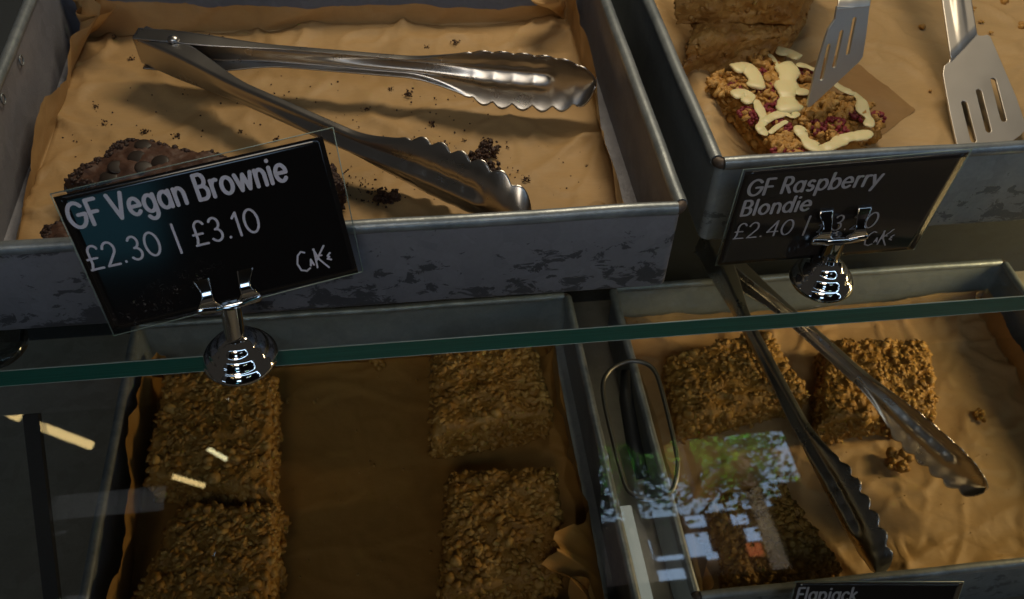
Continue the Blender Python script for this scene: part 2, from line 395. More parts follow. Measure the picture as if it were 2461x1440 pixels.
# ------------------------------------------------------------------ baking paper
def liner(label, box, zb, hl, hr, hf, hb, seed, m, fold=(2, 2, 2, 2), crump=.003, floor_amp=.0012, lean=.004, corner=.02, extra=None):
    """sheet of paper pressed into a tray; h* give the height of each upturned side along it (0..1)"""
    x0, x1, y0, y1 = box; dr = .0125
    x0 += dr; x1 -= dr; y0 += dr; y1 -= dr; zf = zb+.0032
    nw, nd, nh = 126, 100, 20
    so = Vector((seed*13.1, seed*7.7, seed*3.3))
    Wd, Dp = x1-x0, y1-y0
    def rag(s, k): return 1+.22*mn.noise(Vector((s*5+k*5, seed, 0)))+.10*mn.noise(Vector((s*17+k*5, seed, 4)))+.035*mn.noise(Vector((s*110+k*5, seed, 2)))
    P = []
    for i in range(-nh, nw+nh+1):
        row = []
        for j in range(-nh, nd+nh+1):
            u = min(max(i, 0), nw)/nw; v = min(max(j, 0), nd)/nd
            ei = (-i if i < 0 else i-nw if i > nw else 0)/nh; ej = (-j if j < 0 else j-nd if j > nd else 0)/nh
            sx = -1 if i < 0 else 1; sy = -1 if j < 0 else 1
            x, y, z = x0+u*Wd, y0+v*Dp, zf
            if ei and not ej:
                h = (hl if sx < 0 else hr)(v)*rag(v, 1 if sx < 0 else 2); z += ei*h; x += sx*(ei*h*.10+.0015) - sx*lean*ei
            elif ej and not ei:
                h = (hf if sy < 0 else hb)(u)*rag(u, 3 if sy < 0 else 4); z += ej*h; y += sy*(ej*h*.10+.0015) - sy*lean*ej
            elif ei and ej:
                ha = (hl if sx < 0 else hr)(v)*rag(v, 1 if sx < 0 else 2); hb_ = (hf if sy < 0 else hb)(u)*rag(u, 3 if sy < 0 else 4)
                e = max(ei, ej); ph = math.atan2(ej, ei)/(math.pi/2); h = ha*(1-ph)+hb_*ph; z += e*h*(1+.25*math.sin(math.pi*ph))
                f = math.sin(math.pi*ph)*corner*e
                x += -sx*f*(.6+.4*math.cos(ph*9)) - sx*lean*e*.5; y += -sy*f*(.6-.4*math.cos(ph*7)) - sy*lean*e*.5
            row.append(Vector((x, y, z)))
        P.append(row)
    nu, nv = len(P), len(P[0])
    A = np.array([[tuple(p) for p in r] for r in P])
    orig = A.copy()
    for it in range(10):     # round the folds
        L = A.copy(); L[1:-1, 1:-1] = (A[2:, 1:-1]+A[:-2, 1:-1]+A[1:-1, 2:]+A[1:-1, :-2])/4
        w = np.zeros((nu, nv, 1))
        for side, k in enumerate(fold):
            if it >= k: continue
            if side == 0: w[nh-k-1:nh+k+2, :] = 1
            if side == 1: w[nh+nw-k-1:nh+nw+k+2, :] = 1
            if side == 2: w[:, nh-k-1:nh+k+2] = 1
            if side == 3: w[:, nh+nd-k-1:nh+nd+k+2] = 1
        A = A*(1-w*.7)+L*w*.7
    for a in range(nu):
        for c in range(nv):
            i, j = a-nh, c-nh; p = Vector(A[a, c])
            ei = (-i if i < 0 else i-nw if i > nw else 0)/nh; ej = (-j if j < 0 else j-nd if j > nd else 0)/nh
            e = max(ei, ej); q = p+so
            n1 = mn.noise(q*22); n2 = abs(mn.noise(q*38+Vector((3, 1, 2)))); n3 = mn.noise(q*95)
            if e == 0:
                d = min(i, nw-i)/nw; d2 = min(j, nd-j)/nd; ed = max(0, 1-min(d, d2)*7)
                cr = max(0, 1-abs(mn.noise(q*11+Vector((7, 2, 0))))*14)+.7*max(0, 1-abs(mn.noise(q*24+Vector((1, 8, 0))))*9)
                vo = mn.voronoi(q*15+Vector((n1, n2, 0))*.5)[0]; cr += .8*max(0, 1-(vo[1]-vo[0])*9)
                A[a, c, 2] += max(0, floor_amp*(.8+n1*1.2+n2*.6+.15*n3+1.3*cr)*(1+1.0*ed))
            else:
                n1 = mn.noise(q*13); n2 = 1-min(1, abs(mn.noise(q*19+Vector((3, 1, 2))))*4)
                amp = crump*(.4+e); inward = amp*(.5+1.1*n1+.45*n2+.12*n3)
                if ei: A[a, c, 0] += (1 if i < 0 else -1)*max(inward, -.001)
                if ej: A[a, c, 1] += (1 if j < 0 else -1)*max(inward, -.001)
                A[a, c, 2] += amp*.2*n3*e
            if extra is not None:
                A[a, c] = extra(i/nw, j/nd, ei, ej, A[a, c])
    b = MB(); b.grid([[Vector(A[a, c]) for c in range(nv)] for a in range(nu)])
    o = b.build('baking_paper', m, origin=((x0+x1)/2, (y0+y1)/2, zf))
    tag(o, label, 'baking paper', 'sheets of brown baking paper'); return o
def flap(u, v, ei, ej, p, side, vc, wd, lean, height):
    """crumpled corner of the sheet that has sprung away from the wall"""
    if ei > 0 and (u > .5) == (side > 0):
        k = math.exp(-((v-vc)/wd)**2)*ei**1.3
        tri = lambda x: 2*abs(2*(x-math.floor(x+.5)))-1
        p[0] -= side*k*(lean+.007*tri(v*11)+.004*tri(v*23+.3)); p[1] += k*.006*tri(v*9+.2); p[2] += k*(height+.005*tri(v*14+.1))
    return p
def hump(u, v, ei, ej, p):
    """loose fold of paper bulging along the left wall, with torn flaps at the front corner"""
    if ei == 0 and ej == 0:
        w = math.exp(-((u-.055+.02*math.sin(v*9))/.045)**2)*min(1, v*9)*(1-.35*v); p[2] += .017*w
        w2 = math.exp(-((u-.17)/.03)**2)*math.exp(-((v-.12)/.12)**2); p[2] += .004*w2
    return p
def interp(*pts):
    xs = [p[0] for p in pts]; ys = [p[1] for p in pts]
    return lambda s: float(np.interp(s, xs, ys))
liner('crumb strewn brown paper lining the brownie tray, its torn edge folded at one corner', UL[:4], UL[4],
      interp((0, .010), (.2, .012), (.36, .018), (.48, .026), (.58, .027), (.70, .018), (.80, .024), (.93, .036), (1, .030)),
      interp((0, .014), (.25, .020), (.5, .024), (.75, .027), (1, .034)),
      interp((0, .010), (1, .012)), interp((0, .030), (.1, .026), (.3, .022), (.6, .018), (.85, .013), (1, .02)), 1, PAPER, fold=(3, 10, 2, 3), corner=.030, crump=.0042, extra=lambda u, v, ei, ej, p: flap(u, v, ei, ej, p, -1, .90, .07, .022, .012))
liner('pale brown paper creased along the side of the blondie tray', UR[:4], UR[4],
      interp((0, .016), (.15, .022), (.4, .026), (1, .030)), interp((0, .02), (1, .02)), interp((0, .010), (.3, .012), (1, .010)), interp((0, .03), (1, .03)), 2, PAPER2,
      fold=(7, 4, 3, 3), corner=.012, floor_amp=.0015, extra=lambda u, v, ei, ej, p: hump(u, v, ei, ej, p))
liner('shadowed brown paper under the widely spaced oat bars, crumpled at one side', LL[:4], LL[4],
      interp((0, .05), (.3, .045), (.7, .05), (1, .03)), interp((0, .042), (.2, .046), (.35, .03), (.55, .018), (1, .014)), interp((0, .02), (1, .02)), interp((0, .016), (.5, .012), (1, .02)), 3, make_paper('brown_baking_paper_warm_shade', (.46, .25, .065), (.38, .195, .045)),  # warm dim light of the lower level put into this paper's colour
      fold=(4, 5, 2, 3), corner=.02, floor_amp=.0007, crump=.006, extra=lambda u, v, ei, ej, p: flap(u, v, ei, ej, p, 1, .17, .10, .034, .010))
liner('brown paper with long creases under the flapjacks and tongs', LR[:4], LR[4],
      interp((0, .028), (.5, .03), (1, .025)), interp((0, .02), (1, .03)), interp((0, .012), (1, .012)), interp((0, .03), (.5, .02), (1, .03)), 4, PAPER2,
      fold=(5, 6, 3, 7), corner=.02, floor_amp=.0014)

# ------------------------------------------------------------------ cakes
ico_cache = {}
def ico(sub):
    if sub not in ico_cache:
        bm = bmesh.new(); bmesh.ops.create_icosphere(bm, subdivisions=sub, radius=1); bm.verts.ensure_lookup_table()
        ico_cache[sub] = (np.array([tuple(v.co) for v in bm.verts]), [tuple(v.index for v in f.verts) for f in bm.faces]); bm.free()
    return ico_cache[sub]
def rand_rot(rng):
    return np.array(Matrix.Rotation(rng.uniform(0, 6.28), 3, 'Z') @ Matrix.Rotation(rng.uniform(0, 3.14), 3, 'X') @ Matrix.Rotation(rng.uniform(0, 6.28), 3, 'Y'))
def blob(b, c, r, sub, rng, rough=.3, squash=(1, 1, 1), rot=None, tint=None, mat=0):
    v, f = ico(sub); o = Vector((rng.uniform(0, 50), rng.uniform(0, 50), 0))
    k = np.array([1+rough*(mn.noise(Vector(p)*1.7+o)+.6*mn.noise(Vector(p)*4+o)) for p in v])[:, None]
    R = rand_rot(rng) if rot is None else rot
    vv = (v*k*np.array(squash)*r)@R.T+np.array(c)
    b.add([Vector(p) for p in vv], f, rng.random() if tint is None else tint, mat)
def bar_surface(quad, zt, thick, n=(64, 64, 22), slump=.0, amp=.0012, freq=160, seed=0, edge_round=.006, top_dome=0., side_in=.0, flat=False):
    """block with a four-cornered top; returns rows of points: one closed shell as lists of (points, faces)"""
    q = [Vector(p) for p in quad]; so = Vector((seed*11.3, seed*5.1, seed*2.7))
    cen = (q[0]+q[1]+q[2]+q[3])/4
    nu, nv, nw = n
    def topp(u, v):
        return (q[0]*(1-u)+q[1]*u)*(1-v)+(q[3]*(1-u)+q[2]*u)*v
    # cube map: top grid plus ring rows down the sides
    vs, fs, info = [], [], []
    idx = {}
    for i in range(nu+1):
        for j in range(nv+1):
            idx[i, j] = len(vs); vs.append(topp(i/nu, j/nv)); info.append((i/nu, j/nv, 0.))
    for i in range(nu):
        for j in range(nv): fs.append((idx[i, j], idx[i+1, j], idx[i+1, j+1], idx[i, j+1]))
    ring = [(i, 0) for i in range(nu)]+[(nu, j) for j in range(nv)]+[(i, nv) for i in range(nu, 0, -1)]+[(0, j) for j in range(nv, 0, -1)]
    prev = [idx[r] for r in ring]
    for k in range(1, nw+1):
        cur = []
        for i, j in ring:
            p = topp(i/nu, j/nv); p = p+Vector((0, 0, -thick*k/nw)); cc = Vector((cen.x, cen.y, p.z))
            p = cc+(p-cc)*(1+side_in*k/nw); cur.append(len(vs)); vs.append(p); info.append((i/nu, j/nv, k/nw))
        for a in range(len(ring)):
            c = (a+1) % len(ring); fs.append((prev[c], prev[a], cur[a], cur[c]))
        prev = cur
    fs.append(tuple(prev))
    out = []
    sl = ((q[0]-q[1]).length+(q[1]-q[2]).length+(q[2]-q[3]).length+(q[3]-q[0]).length)/4
    for p, (u, v, w) in zip(vs, info):
        eu = min(u, 1-u)*sl; ev = min(v, 1-v)*sl; ed = min(eu, ev); er = edge_round
        nrm = Vector((0, 0, 1)) if w == 0 else Vector((p.x-cen.x, p.y-cen.y, 0)).normalized()
        if w == 0:
            drop = 0
            if ed < er: drop = er*(1-math.sqrt(max(0, 1-(1-ed/er)**2)))*.8
            if eu < er*1.5 and ev < er*1.5:
                pull = max(0, 1-math.hypot(eu, ev)/(er*2)); p = p+(cen-p)*Vector((1,1,0)).length*0.03*pull
            p = p+Vector((0, 0, -drop+top_dome*(1-(2*u-1)**2)*(1-(2*v-1)**2)))
            if ed < er: nrm = (Vector((p.x-cen.x, p.y-cen.y, 0)).normalized()*(1-ed/er)+Vector((0,0,1))).normalized()
        else:
            p = p+Vector((0, 0, -er*.8*(1-w)))
        x = p+so
        d = mn.noise(x*freq)*.5+mn.noise(x*freq*.4)*.9+abs(mn.noise(x*freq*2.1))*.5
        cell = mn.voronoi(x*freq*.75)[0]; d += .7*(cell[1]-cell[0])-.3
        out.append(p+nrm*amp*d)
    return out, fs, info
def oat_bar(label, quad_px, zt, thick, seed, m=OAT, nfl=900, group='oat bars', cat='flapjack', name='flapjack', fr=(.0010, .0030), amp=.0030, extra=None):
    rng = random.Random(seed); quad = [at(*p, z=zt) if len(p) == 2 else Vector(p) for p in quad_px]
    vs, fs, info = bar_surface(quad, zt, thick, seed=seed, amp=amp, edge_round=.006, top_dome=.002, freq=190)
    b = MB(); b.add(vs, fs, [.22+.35*mn.noise(p*90) for p in vs])
    cen = sum(quad, Vector())/4; nv = len(vs)
    shade = rng.uniform(-.12, .12)
    for k in range(int(nfl*1.15)):
        i = rng.randrange(nv); p = vs[i]; w = info[i][2]
        if w > .97: continue
        nrm = Vector((0,0,1)) if w == 0 else Vector((p.x-cen.x, p.y-cen.y, .25)).normalized()
        nrm = (nrm+Vector((rng.gauss(0, .42), rng.gauss(0, .42), rng.gauss(0, .3)))).normalized()
        R = np.array(nrm.to_track_quat('Z', 'Y').to_matrix() @ Matrix.Rotation(rng.uniform(0, 6.3), 3, 'Z'))
        r = 1.35*(fr[0]+(fr[1]-fr[0])*rng.random()**1.3)
        blob(b, p+nrm*r*.06, r, 1, rng, .45, (1.2, .8, .24), R, tint=min(1, max(0, rng.uniform(.15, 1.)+shade+.35*mn.noise(p*35))))
    for k in range(26):        # loose lumps at the edges
        i = rng.randrange(nv); p = vs[i]
        if info[i][2] == 0 and min(info[i][0], 1-info[i][0], info[i][1], 1-info[i][1]) > .12: continue
        blob(b, p, rng.uniform(.003, .0052), 2, rng, .45, (1, 1, .8))
    for v in range(len(b.v)):
        p = b.v[v]
        if p[2] < zt-thick: b.v[v] = (p[0], p[1], zt-thick)
    o = b.build(name, m, origin=(cen.x, cen.y, zt-thick))
    return tag(o, label, cat, group)
FZ = LL[4]+.006
Z1 = LL[4]+.042
oat_bar('dark oat bar at the back of the shaded tray, directly under the chrome stand', [(398, 893), (655, 893), (648, 1185), (350, 1140)], Z1, Z1-FZ, 11, nfl=1100)
oat_bar('dark oat bar at the front of the shaded tray below the pale lamp reflections', [(425, 1215), (668, 1208), (640, 1480), (300, 1480)], Z1, Z1-FZ, 12, nfl=1100)
oat_bar('oat bar at the back of the shaded tray beneath the green glass edge', [(1042, 838), (1282, 822), (1325, 985), (1038, 1040)], Z1, Z1-FZ, 13, nfl=1000)
oat_bar('oat bar in the shaded tray beside the crumpled flap of paper', [(1078, 1130), (1335, 1120), (1345, 1385), (1060, 1440)], Z1, Z1-FZ, 14, nfl=1000)
FZ2 = LR[4]+.0075; Z2 = LR[4]+.036
oat_bar('golden flapjack lying under the left arm of the leaning tongs, near the shelf edge', [(1605, 850), (1845, 790), (1945, 940), (1640, 1010)], Z2, Z2-FZ2, 15, OAT2, 900, 'golden flapjacks', fr=(.0010, .0028))
oat_bar('golden flapjack under the right arm of the tongs, on the pale creased paper', [(1985, 812), (2232, 815), (2258, 985), (1975, 1010)], Z2, Z2-FZ2, 16, OAT2, 1000, 'golden flapjacks', fr=(.0010, .0028))
oat_bar('larger flapjack at the front of the tongs tray, seen through the mirrored window', [(1700, 1212), (1872, 1145), (2022, 1355), (1760, 1408)], Z2, Z2-FZ2, 17, OAT2, 1100, 'golden flapjacks', fr=(.0010, .0028))

# brownies
def brownie(label, quad, zt, thick, seed, buttons=()):
    rng = random.Random(seed)
    vs, fs, info = bar_surface(quad, zt, thick, n=(60, 60, 16), seed=seed, amp=.0026, freq=130, edge_round=.004, top_dome=.003)
    tint = []
    for p, (u, v, w) in zip(vs, info):
        e = min(u, 1-u, v, 1-v)+.05*mn.noise(p*120)
        tint.append(1. if w == 0 and e > .05 else .15)
    b = MB(); b.add(vs, fs, tint); cen = sum([Vector(q) for q in quad], Vector())/4
    for k in range(2200):
        i = rng.randrange(len(vs)); u, v, w = info[i]
        if w == 0 and min(u, 1-u, v, 1-v) > .07: continue
        blob(b, vs[i], rng.uniform(.0004, .0015), 1, rng, .8, tint=rng.uniform(0, .6))
    for v in range(len(b.v)):
        p = b.v[v]
        if p[2] < zt-thick: b.v[v] = (p[0], p[1], zt-thick)
    o = b.build('brownie', CRUST, origin=(cen.x, cen.y, zt-thick))
    tag(o, label, 'brownie', 'brownies')
    for q in buttons:
        def off(i):
            r_ = RW @ (np.array(vs[i])-CAM); return math.hypot(PW/2+F_PX*r_[0]/r_[2]-q[0], PH/2+F_PX*r_[1]/r_[2]-q[1])
        c = vs[min((i for i in range(len(vs)) if info[i][2] == 0), key=off)]+Vector((0, 0, -.0001)); b = MB(); v, f = ico(3)
        R = np.array(Matrix.Rotation(rng.uniform(.0, .3), 3, 'X') @ Matrix.Rotation(rng.uniform(-.2, .2), 3, 'Y'))
        b.add([Vector(p) for p in (v*np.array((.0046, .0042, .0008)))@R.T+np.array(c)], f); b.build('chocolate_button', CHOC, o)
    return o
zb_ = .034
brownie('cracked brownie studded with dark chocolate buttons, rising behind the vegan brownie card', [at(312, 322, z=zb_), at(640, 392, z=zb_-.003), at(470, 520, z=zb_-.006), at(150, 428, z=zb_-.008)], zb_, .029, 21,
        [(307, 344), (345, 348), (328, 377), (384, 387), (281, 400), (346, 402), (262, 425)])
brownie('dark brownie hugging the tray front, one crumbly corner showing at the left of the card', [at(95, 540, z=.022), at(400, 480, z=.022), at(420, 600, z=.022), at(115, 625, z=.022)], .022, .018, 22)
brownie('dark brownie behind the card whose crumbly end shows past its right edge', [at(520, 455, z=.024), at(800, 392, z=.024), at(818, 440, z=.024), at(545, 545, z=.024)], .024, .019, 23)
def chunk(label, c_px, size, seed, group=None, z=.005, n=90):
    rng = random.Random(seed); b = MB()
    for (x, y, r) in c_px:
        c = at(x, y, z=z)
        for k in range(n):
            d = Vector((rng.gauss(0, .5), rng.gauss(0, .5), abs(rng.gauss(0, .45)))) * r*size
            blob(b, c+d, size*rng.uniform(.08, .26), 1, rng, .8, tint=rng.random())
    o = b.build('crumb', BROWNIE, origin=at(*c_px[0][:2], z=z)); return tag(o, label, 'crumb', group or 'brownie crumbs')
chunk('biggest broken lump of brownie, beside the scalloped head of the near tongs arm', [(1120, 400, .8), (1148, 385, 1.0), (1175, 365, .8), (1165, 410, .9), (1185, 432, .7), (1150, 425, .8)], .0065, 31)
chunk('dark brownie lump tucked under the near tongs arm by the tray front', [(915, 482, 1.), (945, 478, .8)], .0058, 32)
small = [(257, 300, 1.1), (348, 318, .9), (425, 328, .9), (232, 258, .8), (176, 218, .8), (318, 145, 1.), (982, 227, 1.2), (1038, 302, 1.1), (1165, 342, 1.1), (1262, 432, 1.), (1000, 340, 1.), (1028, 345, 1.1), (1050, 350, 1.), (1070, 350, 1.), (1095, 104, 1.1), (660, 245, .8), (578, 318, .7), (665, 336, .9), (880, 268, .9), (1158, 252, .6), (1410, 400, .5), (1440, 455, .5), (505, 88, .8), (535, 92, .6), (203, 304, .7), (235, 308, .7), (276, 92, .6), (1004, 195, .7), (940, 215, .7), (1025, 114, .7), (1115, 340, .6)]
small = [q for q in small]
for k, (x, y, s) in enumerate(small):
    z = .0052 if y > 95 else .008
    chunk('small dark brownie crumb lying loose on the brown paper', [(x, y, 1.)], .0024*s, 100+k, 'small brownie crumbs', z, 26)
rng = random.Random(5); b = MB()
for k in range(420):
    cxx, cyy, sg = rng.choice([(1040, 340, 140), (1000, 250, 160), (620, 240, 90), (260, 300, 110), (1450, 440, 90), (700, 130, 300), (900, 470, 60), (1150, 400, 60), (850, 440, 40)])
    x, y = rng.gauss(cxx, sg), rng.gauss(cyy, sg*.5)
    if not (130 < x < 1560 and 75 < y < 500): continue
    p = at(x, y, z=.0055)
    if not (-.33 < p.x < -.014 and .014 < p.y < .255): continue
    blob(b, p, rng.uniform(.0002, .0007), 1, rng, .4)
tag(b.build('crumbs', BROWNIE), 'fine brown specks of brownie scattered over the paper', 'crumbs', kind='stuff')

# blondies
def blondie_block(label, quad, zt, thick, seed, m=CAKESIDE):
    rng = random.Random(seed)
    vs, fs, info = bar_surface(quad, zt, thick, n=(70, 70, 40), seed=seed, amp=.0042, freq=105, edge_round=.005, side_in=-.07)
    vs = [p+Vector((0, 0, 0)) for p in vs]
    b = MB(); b.add(vs, fs, [min(1, max(0, .5+.5*mn.noise(p*70)-(.5 if info[i][2] > .85 else 0))) for i, p in enumerate(vs)])
    cen = sum([Vector(q) for q in quad], Vector())/4
    for k in range(420):
        i = rng.randrange(len(vs))
        if info[i][2] > .95: continue
        blob(b, vs[i], .0005+.0016*rng.random()**2, 1, rng, .7, (1.3, 1, .6))
    o = b.build('blondie', m, origin=(cen.x, cen.y, zt-thick)); return tag(o, label, 'blondie', 'raspberry blondies')
zt = .043
blondie_block('thick blondie block, lower of the stacked pair behind the drizzled blondie', [at(1652, 96, z=zt), at(1900, 74, z=zt), at(1975, -60, z=zt), at(1700, -60, z=zt)], zt, zt-.005, 41)
blondie_block('thick blondie block on top of the stacked pair, cut off by the photo edge', [at(1632, -75, z=.082), at(1962, -75, z=.082), at(2010, -260, z=.082), at(1690, -260, z=.082)], .082, .0385, 42)
zt = .028
Q = [at(1706, 197, z=zt), at(1850, 128, z=zt), at(2118, 282, z=zt-.004), at(1930, 362, z=zt-.001)]
BL = oat_bar('crumble topped raspberry blondie with white chocolate drizzle touched by a spatula tip', Q, zt, zt-.006, 43, CAKE_, 420, 'raspberry blondies', 'blondie', 'blondie', fr=(.0012, .0034), amp=.0026)
def cropp(x, y, z): return at(1640+x*.2709, y*.2709, z=z)
driz = [([(450, 620), (540, 590), (610, 640), (655, 720), (640, 790)], 52), ([(440, 850), (540, 825), (605, 860), (530, 915)], 44), ([(830, 450), (930, 465), (1050, 525)], 50),
        ([(880, 560), (940, 640), (925, 740), (930, 860), (950, 950), (990, 1000)], 66), ([(950, 770), (1040, 820), (1120, 800)], 40), ([(650, 885), (690, 980), (725, 1070), (690, 1130), (745, 1210)], 30),
        ([(720, 1085), (800, 1035), (900, 1010), (980, 1035), (1020, 990)], 28), ([(770, 1185), (850, 1120), (935, 1070)], 20),
        ([(1030, 1115), (1070, 1210), (1140, 1285), (1220, 1320), (1330, 1290), (1450, 1225), (1580, 1205), (1690, 1170)], 40),
        ([(1320, 720), (1420, 790), (1530, 840), (1590, 900), (1600, 980), (1660, 1060), (1640, 1130)], 32), ([(1010, 570), (1100, 590), (1190, 630)], 30), ([(770, 480), (820, 540), (865, 620)], 15)]
b = MB(); rng = random.Random(8)
for path, r in driz:
    P = [Vector((x, y, 0)) for x, y in path]; pts = []; rad = []
    for i in range(len(P)-1):
        p0, p1, p2, p3 = P[max(i-1, 0)], P[i], P[i+1], P[min(i+2, len(P)-1)]
        for k in range(8):
            t = k/8; q = .5*((2*p1)+(p2-p0)*t+(2*p0-5*p1+4*p2-p3)*t*t+(3*p1-p0-3*p2+p3)*t**3)
            pts.append(cropp(q.x, q.y, zt+.0030+.0012*mn.noise(Vector((q.x*.014, q.y*.014, 3)))))
            rad.append(r*1.55*.27/4500*(1+.55*mn.noise(Vector((q.x*.011, q.y*.011, r)))+.10*mn.noise(Vector((q.x*.05, q.y*.05, r)))))
    for k in range(3): rad[k] *= (.45, .75, .93)[k]; rad[-1-k] *= (.45, .75, .93)[k]
    FLAT = .24; b.tube(pts, rad, 14, flat=(0, 0, 1)); FLAT = .45
b.build('drizzle', WCHOC, BL)
for (x, y) in [(720, 650), (770, 740), (810, 800), (735, 790), (560, 985), (620, 1020), (800, 950), (760, 1010), (1200, 1120), (1240, 1160), (1350, 1075), (1545, 1035), (1725, 1040), (880, 1095), (860, 900), (1090, 640), (660, 1060), (770, 545), (480, 770), (900, 1130), (1440, 1170), (870, 1340), (1010, 1365)]:
    c = cropp(x, y, zt+.0008); b = MB()
    for k in range(18):
        a = rng.uniform(0, 6.28); q = rng.random()**.5*.0056
        blob(b, c+Vector((q*math.cos(a), q*math.sin(a), .0012*(1-q/.0042))), rng.uniform(.0009, .0015), 2, rng, .15)
    b.build('raspberry', BERRY, BL)
b = MB()
for (x, y, n) in [(700, 500, 12), (760, 580, 10), (300, 720, 16), (390, 790, 14), (450, 700, 8), (600, 1000, 3), (1160, 1030, 12), (1280, 900, 16), (1400, 1000, 14), (1310, 1210, 12), (880, 1230, 18), (960, 1300, 16), (820, 1280, 10), (1640, 970, 5), (1130, 1130, 4), (1080, 700, 8), (1460, 930, 8), (750, 850, 5)]:
    for k in range(int(n*1.5)):
        c = cropp(x+rng.gauss(0, 42), y+rng.gauss(0, 36), zt+.0012)
        blob(b, c, rng.uniform(.0010, .0030), 2, rng, .6, (1.2, .9, .6))
b.build('crumble', CAKE_, BL)
for k, (x, y, s) in enumerate([(2215, 65, 1.2), (2340, 25, 1.2), (2410, 4, 1.8), (2358, 54, .8), (2236, 220, .6), (2458, 65, 1.8), (2382, 78, .8), (2072, 317, .7), (1993, 90, .8)]):
    b = MB(); rg = random.Random(300+k); c = at(x, y, z=.0062)
    for j in range(5): blob(b, c+Vector((rg.gauss(0, .0008), rg.gauss(0, .0008), .0003))*s, .0011*s, 2, rg, .4)
    tag(b.build('crumb', CAKE_, origin=c), 'golden cake crumb lying on the paper of the blondie tray', 'crumb', 'golden crumbs')
for k, (x, y, s, z, lab) in enumerate([(2352, 998, 1.6, FZ2+.001, 'golden flapjack crumb on the bare paper right of the tongs'), (2160, 1110, 3.2, FZ2+.002, 'broken flapjack lump under the scalloped right tongs head'), (905, 875, 2.6, FZ+.001, 'loose oat lump on the shaded paper beneath the shelf edge')]):
    b = MB(); rg = random.Random(330+k); c = at(x, y, z=z)
    for j in range(18): blob(b, c+Vector((rg.gauss(0, .0012), rg.gauss(0, .0012), abs(rg.gauss(0, .0006))))*s, .0012*s*rg.uniform(.5, 1), 2, rg, .4)
    tag(b.build('crumb', OAT2, origin=c), lab, 'crumb')
rg = random.Random(77); b = MB()
for k in range(60):
    x = 690+360*(rg.betavariate(.6, .6)); y = rg.uniform(900, 1440); blob(b, at(x, y, z=FZ), .0003+.0014*rg.random()**3, 1, rg, .5)
for k in range(60):
    x, y = rg.uniform(1960, 2461), rg.uniform(900, 1340); blob(b, at(x, y, z=FZ2), rg.uniform(.0002, .0007), 1, rg, .4)
tag(b.build('crumbs', OAT2), 'tiny golden oat crumbs strewn over the lower papers', 'crumbs', kind='stuff')

def scrap(label, px, z, seed):
    q = [at(*p, z=z) for p in px]; b = MB(); n = 30; rows = []
    for i in range(n+1):
        row = []
        for j in range(n+1):
            u, v = i/n, j/n; p = (q[0]*(1-u)+q[1]*u)*(1-v)+(q[3]*(1-u)+q[2]*u)*v
            w = Vector((seed, 0, 0))+p*24; p = p+Vector((0, 0, -.0058*max(u, v)**4))
            p = p+Vector((mn.noise(p*60)*.0008, mn.noise(p*60+Vector((4, 0, 0)))*.0008, .0018*abs(mn.noise(w))+.0012*max(0, u-.6)*2+.0006*max(0, 1-abs(mn.noise(w*1.7))*8)))
            row.append(p)
        rows.append(row)
    b.grid(rows); tag(b.build('baking_paper', make_paper('brown_baking_paper_dark', (.42, .25, .10), (.36, .20, .08)), origin=q[0]), label, 'baking paper', 'sheets of brown baking paper')
scrap('loose square of brown paper poking out from under the drizzled blondie', [(1850, 180), (2045, 118), (2205, 250), (2060, 358)], .0108, 3)

# ------------------------------------------------------------------ tongs
def arm_mesh(Hp, tip, side_in, up, head_len=.085, wh=.0105, wa=.0066, wd=.0195, n_scal=7, flange=.0115):
    """one arm of sheet steel: boxy channel at the hinge, narrow grooved shaft, wide scalloped cupped head"""
    L = (tip-Hp).length; ax = (tip-Hp).normalized(); up = (up-ax*up.dot(ax)).normalized(); inn = ax.cross(up)
    if inn.dot(side_in) < 0: inn = -inn
    nu = 240; nv = 40; rows = []
    h0 = L-head_len
    for i in range(nu+1):
        s = L*i/nu; u = i/nu
        sm = lambda a, c, x: (lambda t: t*t*(3-2*t))(min(1, max(0, (x-a)/(c-a))))
        w = wh+(wa-wh)*sm(.02, .085, s)
        hd = sm(h0-.03, h0+.028, s)
        w = w+(wd-w)*hd
        q = (s-(h0+.038))/(L-h0-.038) if s > h0+.038 else 0
        w *= math.sqrt(max(0, 1-q**3.4)) if q > 0 else 1
        sc = max(0, min(1, (s-h0-.004)/.01)); ph = (s-h0)/head_len*n_scal*math.pi
        scal = abs(math.sin(ph)); w_e = w*(1-.0*sc)+sc*(.0030*scal-.0012)*min(1, w/.006)
        fl = flange*(1-.62*sm(.03, .09, s))*(1-hd)
        row = []
        for j in range(nv+1):
            v = -1+2*j/nv; av = abs(v); sg = 1 if v >= 0 else -1
            if fl > 1e-5:
                tot = w+fl; d = av*tot; flat = w-.0016
                if d <= flat: y, z = d, 0
                elif d <= flat+.0032:
                    a = (d-flat)/.0032*math.pi/2; y, z = flat+.0016*math.sin(a), .0016*(1-math.cos(a))
                else: y, z = w, .0016+(d-flat-.0032)
            else: y, z = av*w, 0
            yh = av*w_e
            cup = .0075*av**2.2
            flute = sc*.0022*(scal-.5)*max(0, (av-.5)/.5)
            zh = cup+flute
            groove = -.0026*math.exp(-((av)/.16)**2)*sm(h0-.10, h0-.03, s)*(1-sm(L-.030, L-.022, s)) + .0014*math.exp(-((av-.34)/.13)**2)*sm(h0-.10, h0-.03, s)*(1-sm(L-.034, L-.024, s))
            rib = -.0014*math.exp(-(av/.3)**2)*sm(.05, .08, s)*(1-hd)
            y = y*(1-hd)+yh*hd; z = z*(1-hd)+zh*hd+groove+rib
            row.append(Hp+ax*s+up*(sg*y)+inn*z)
        rows.append(row)
    return rows
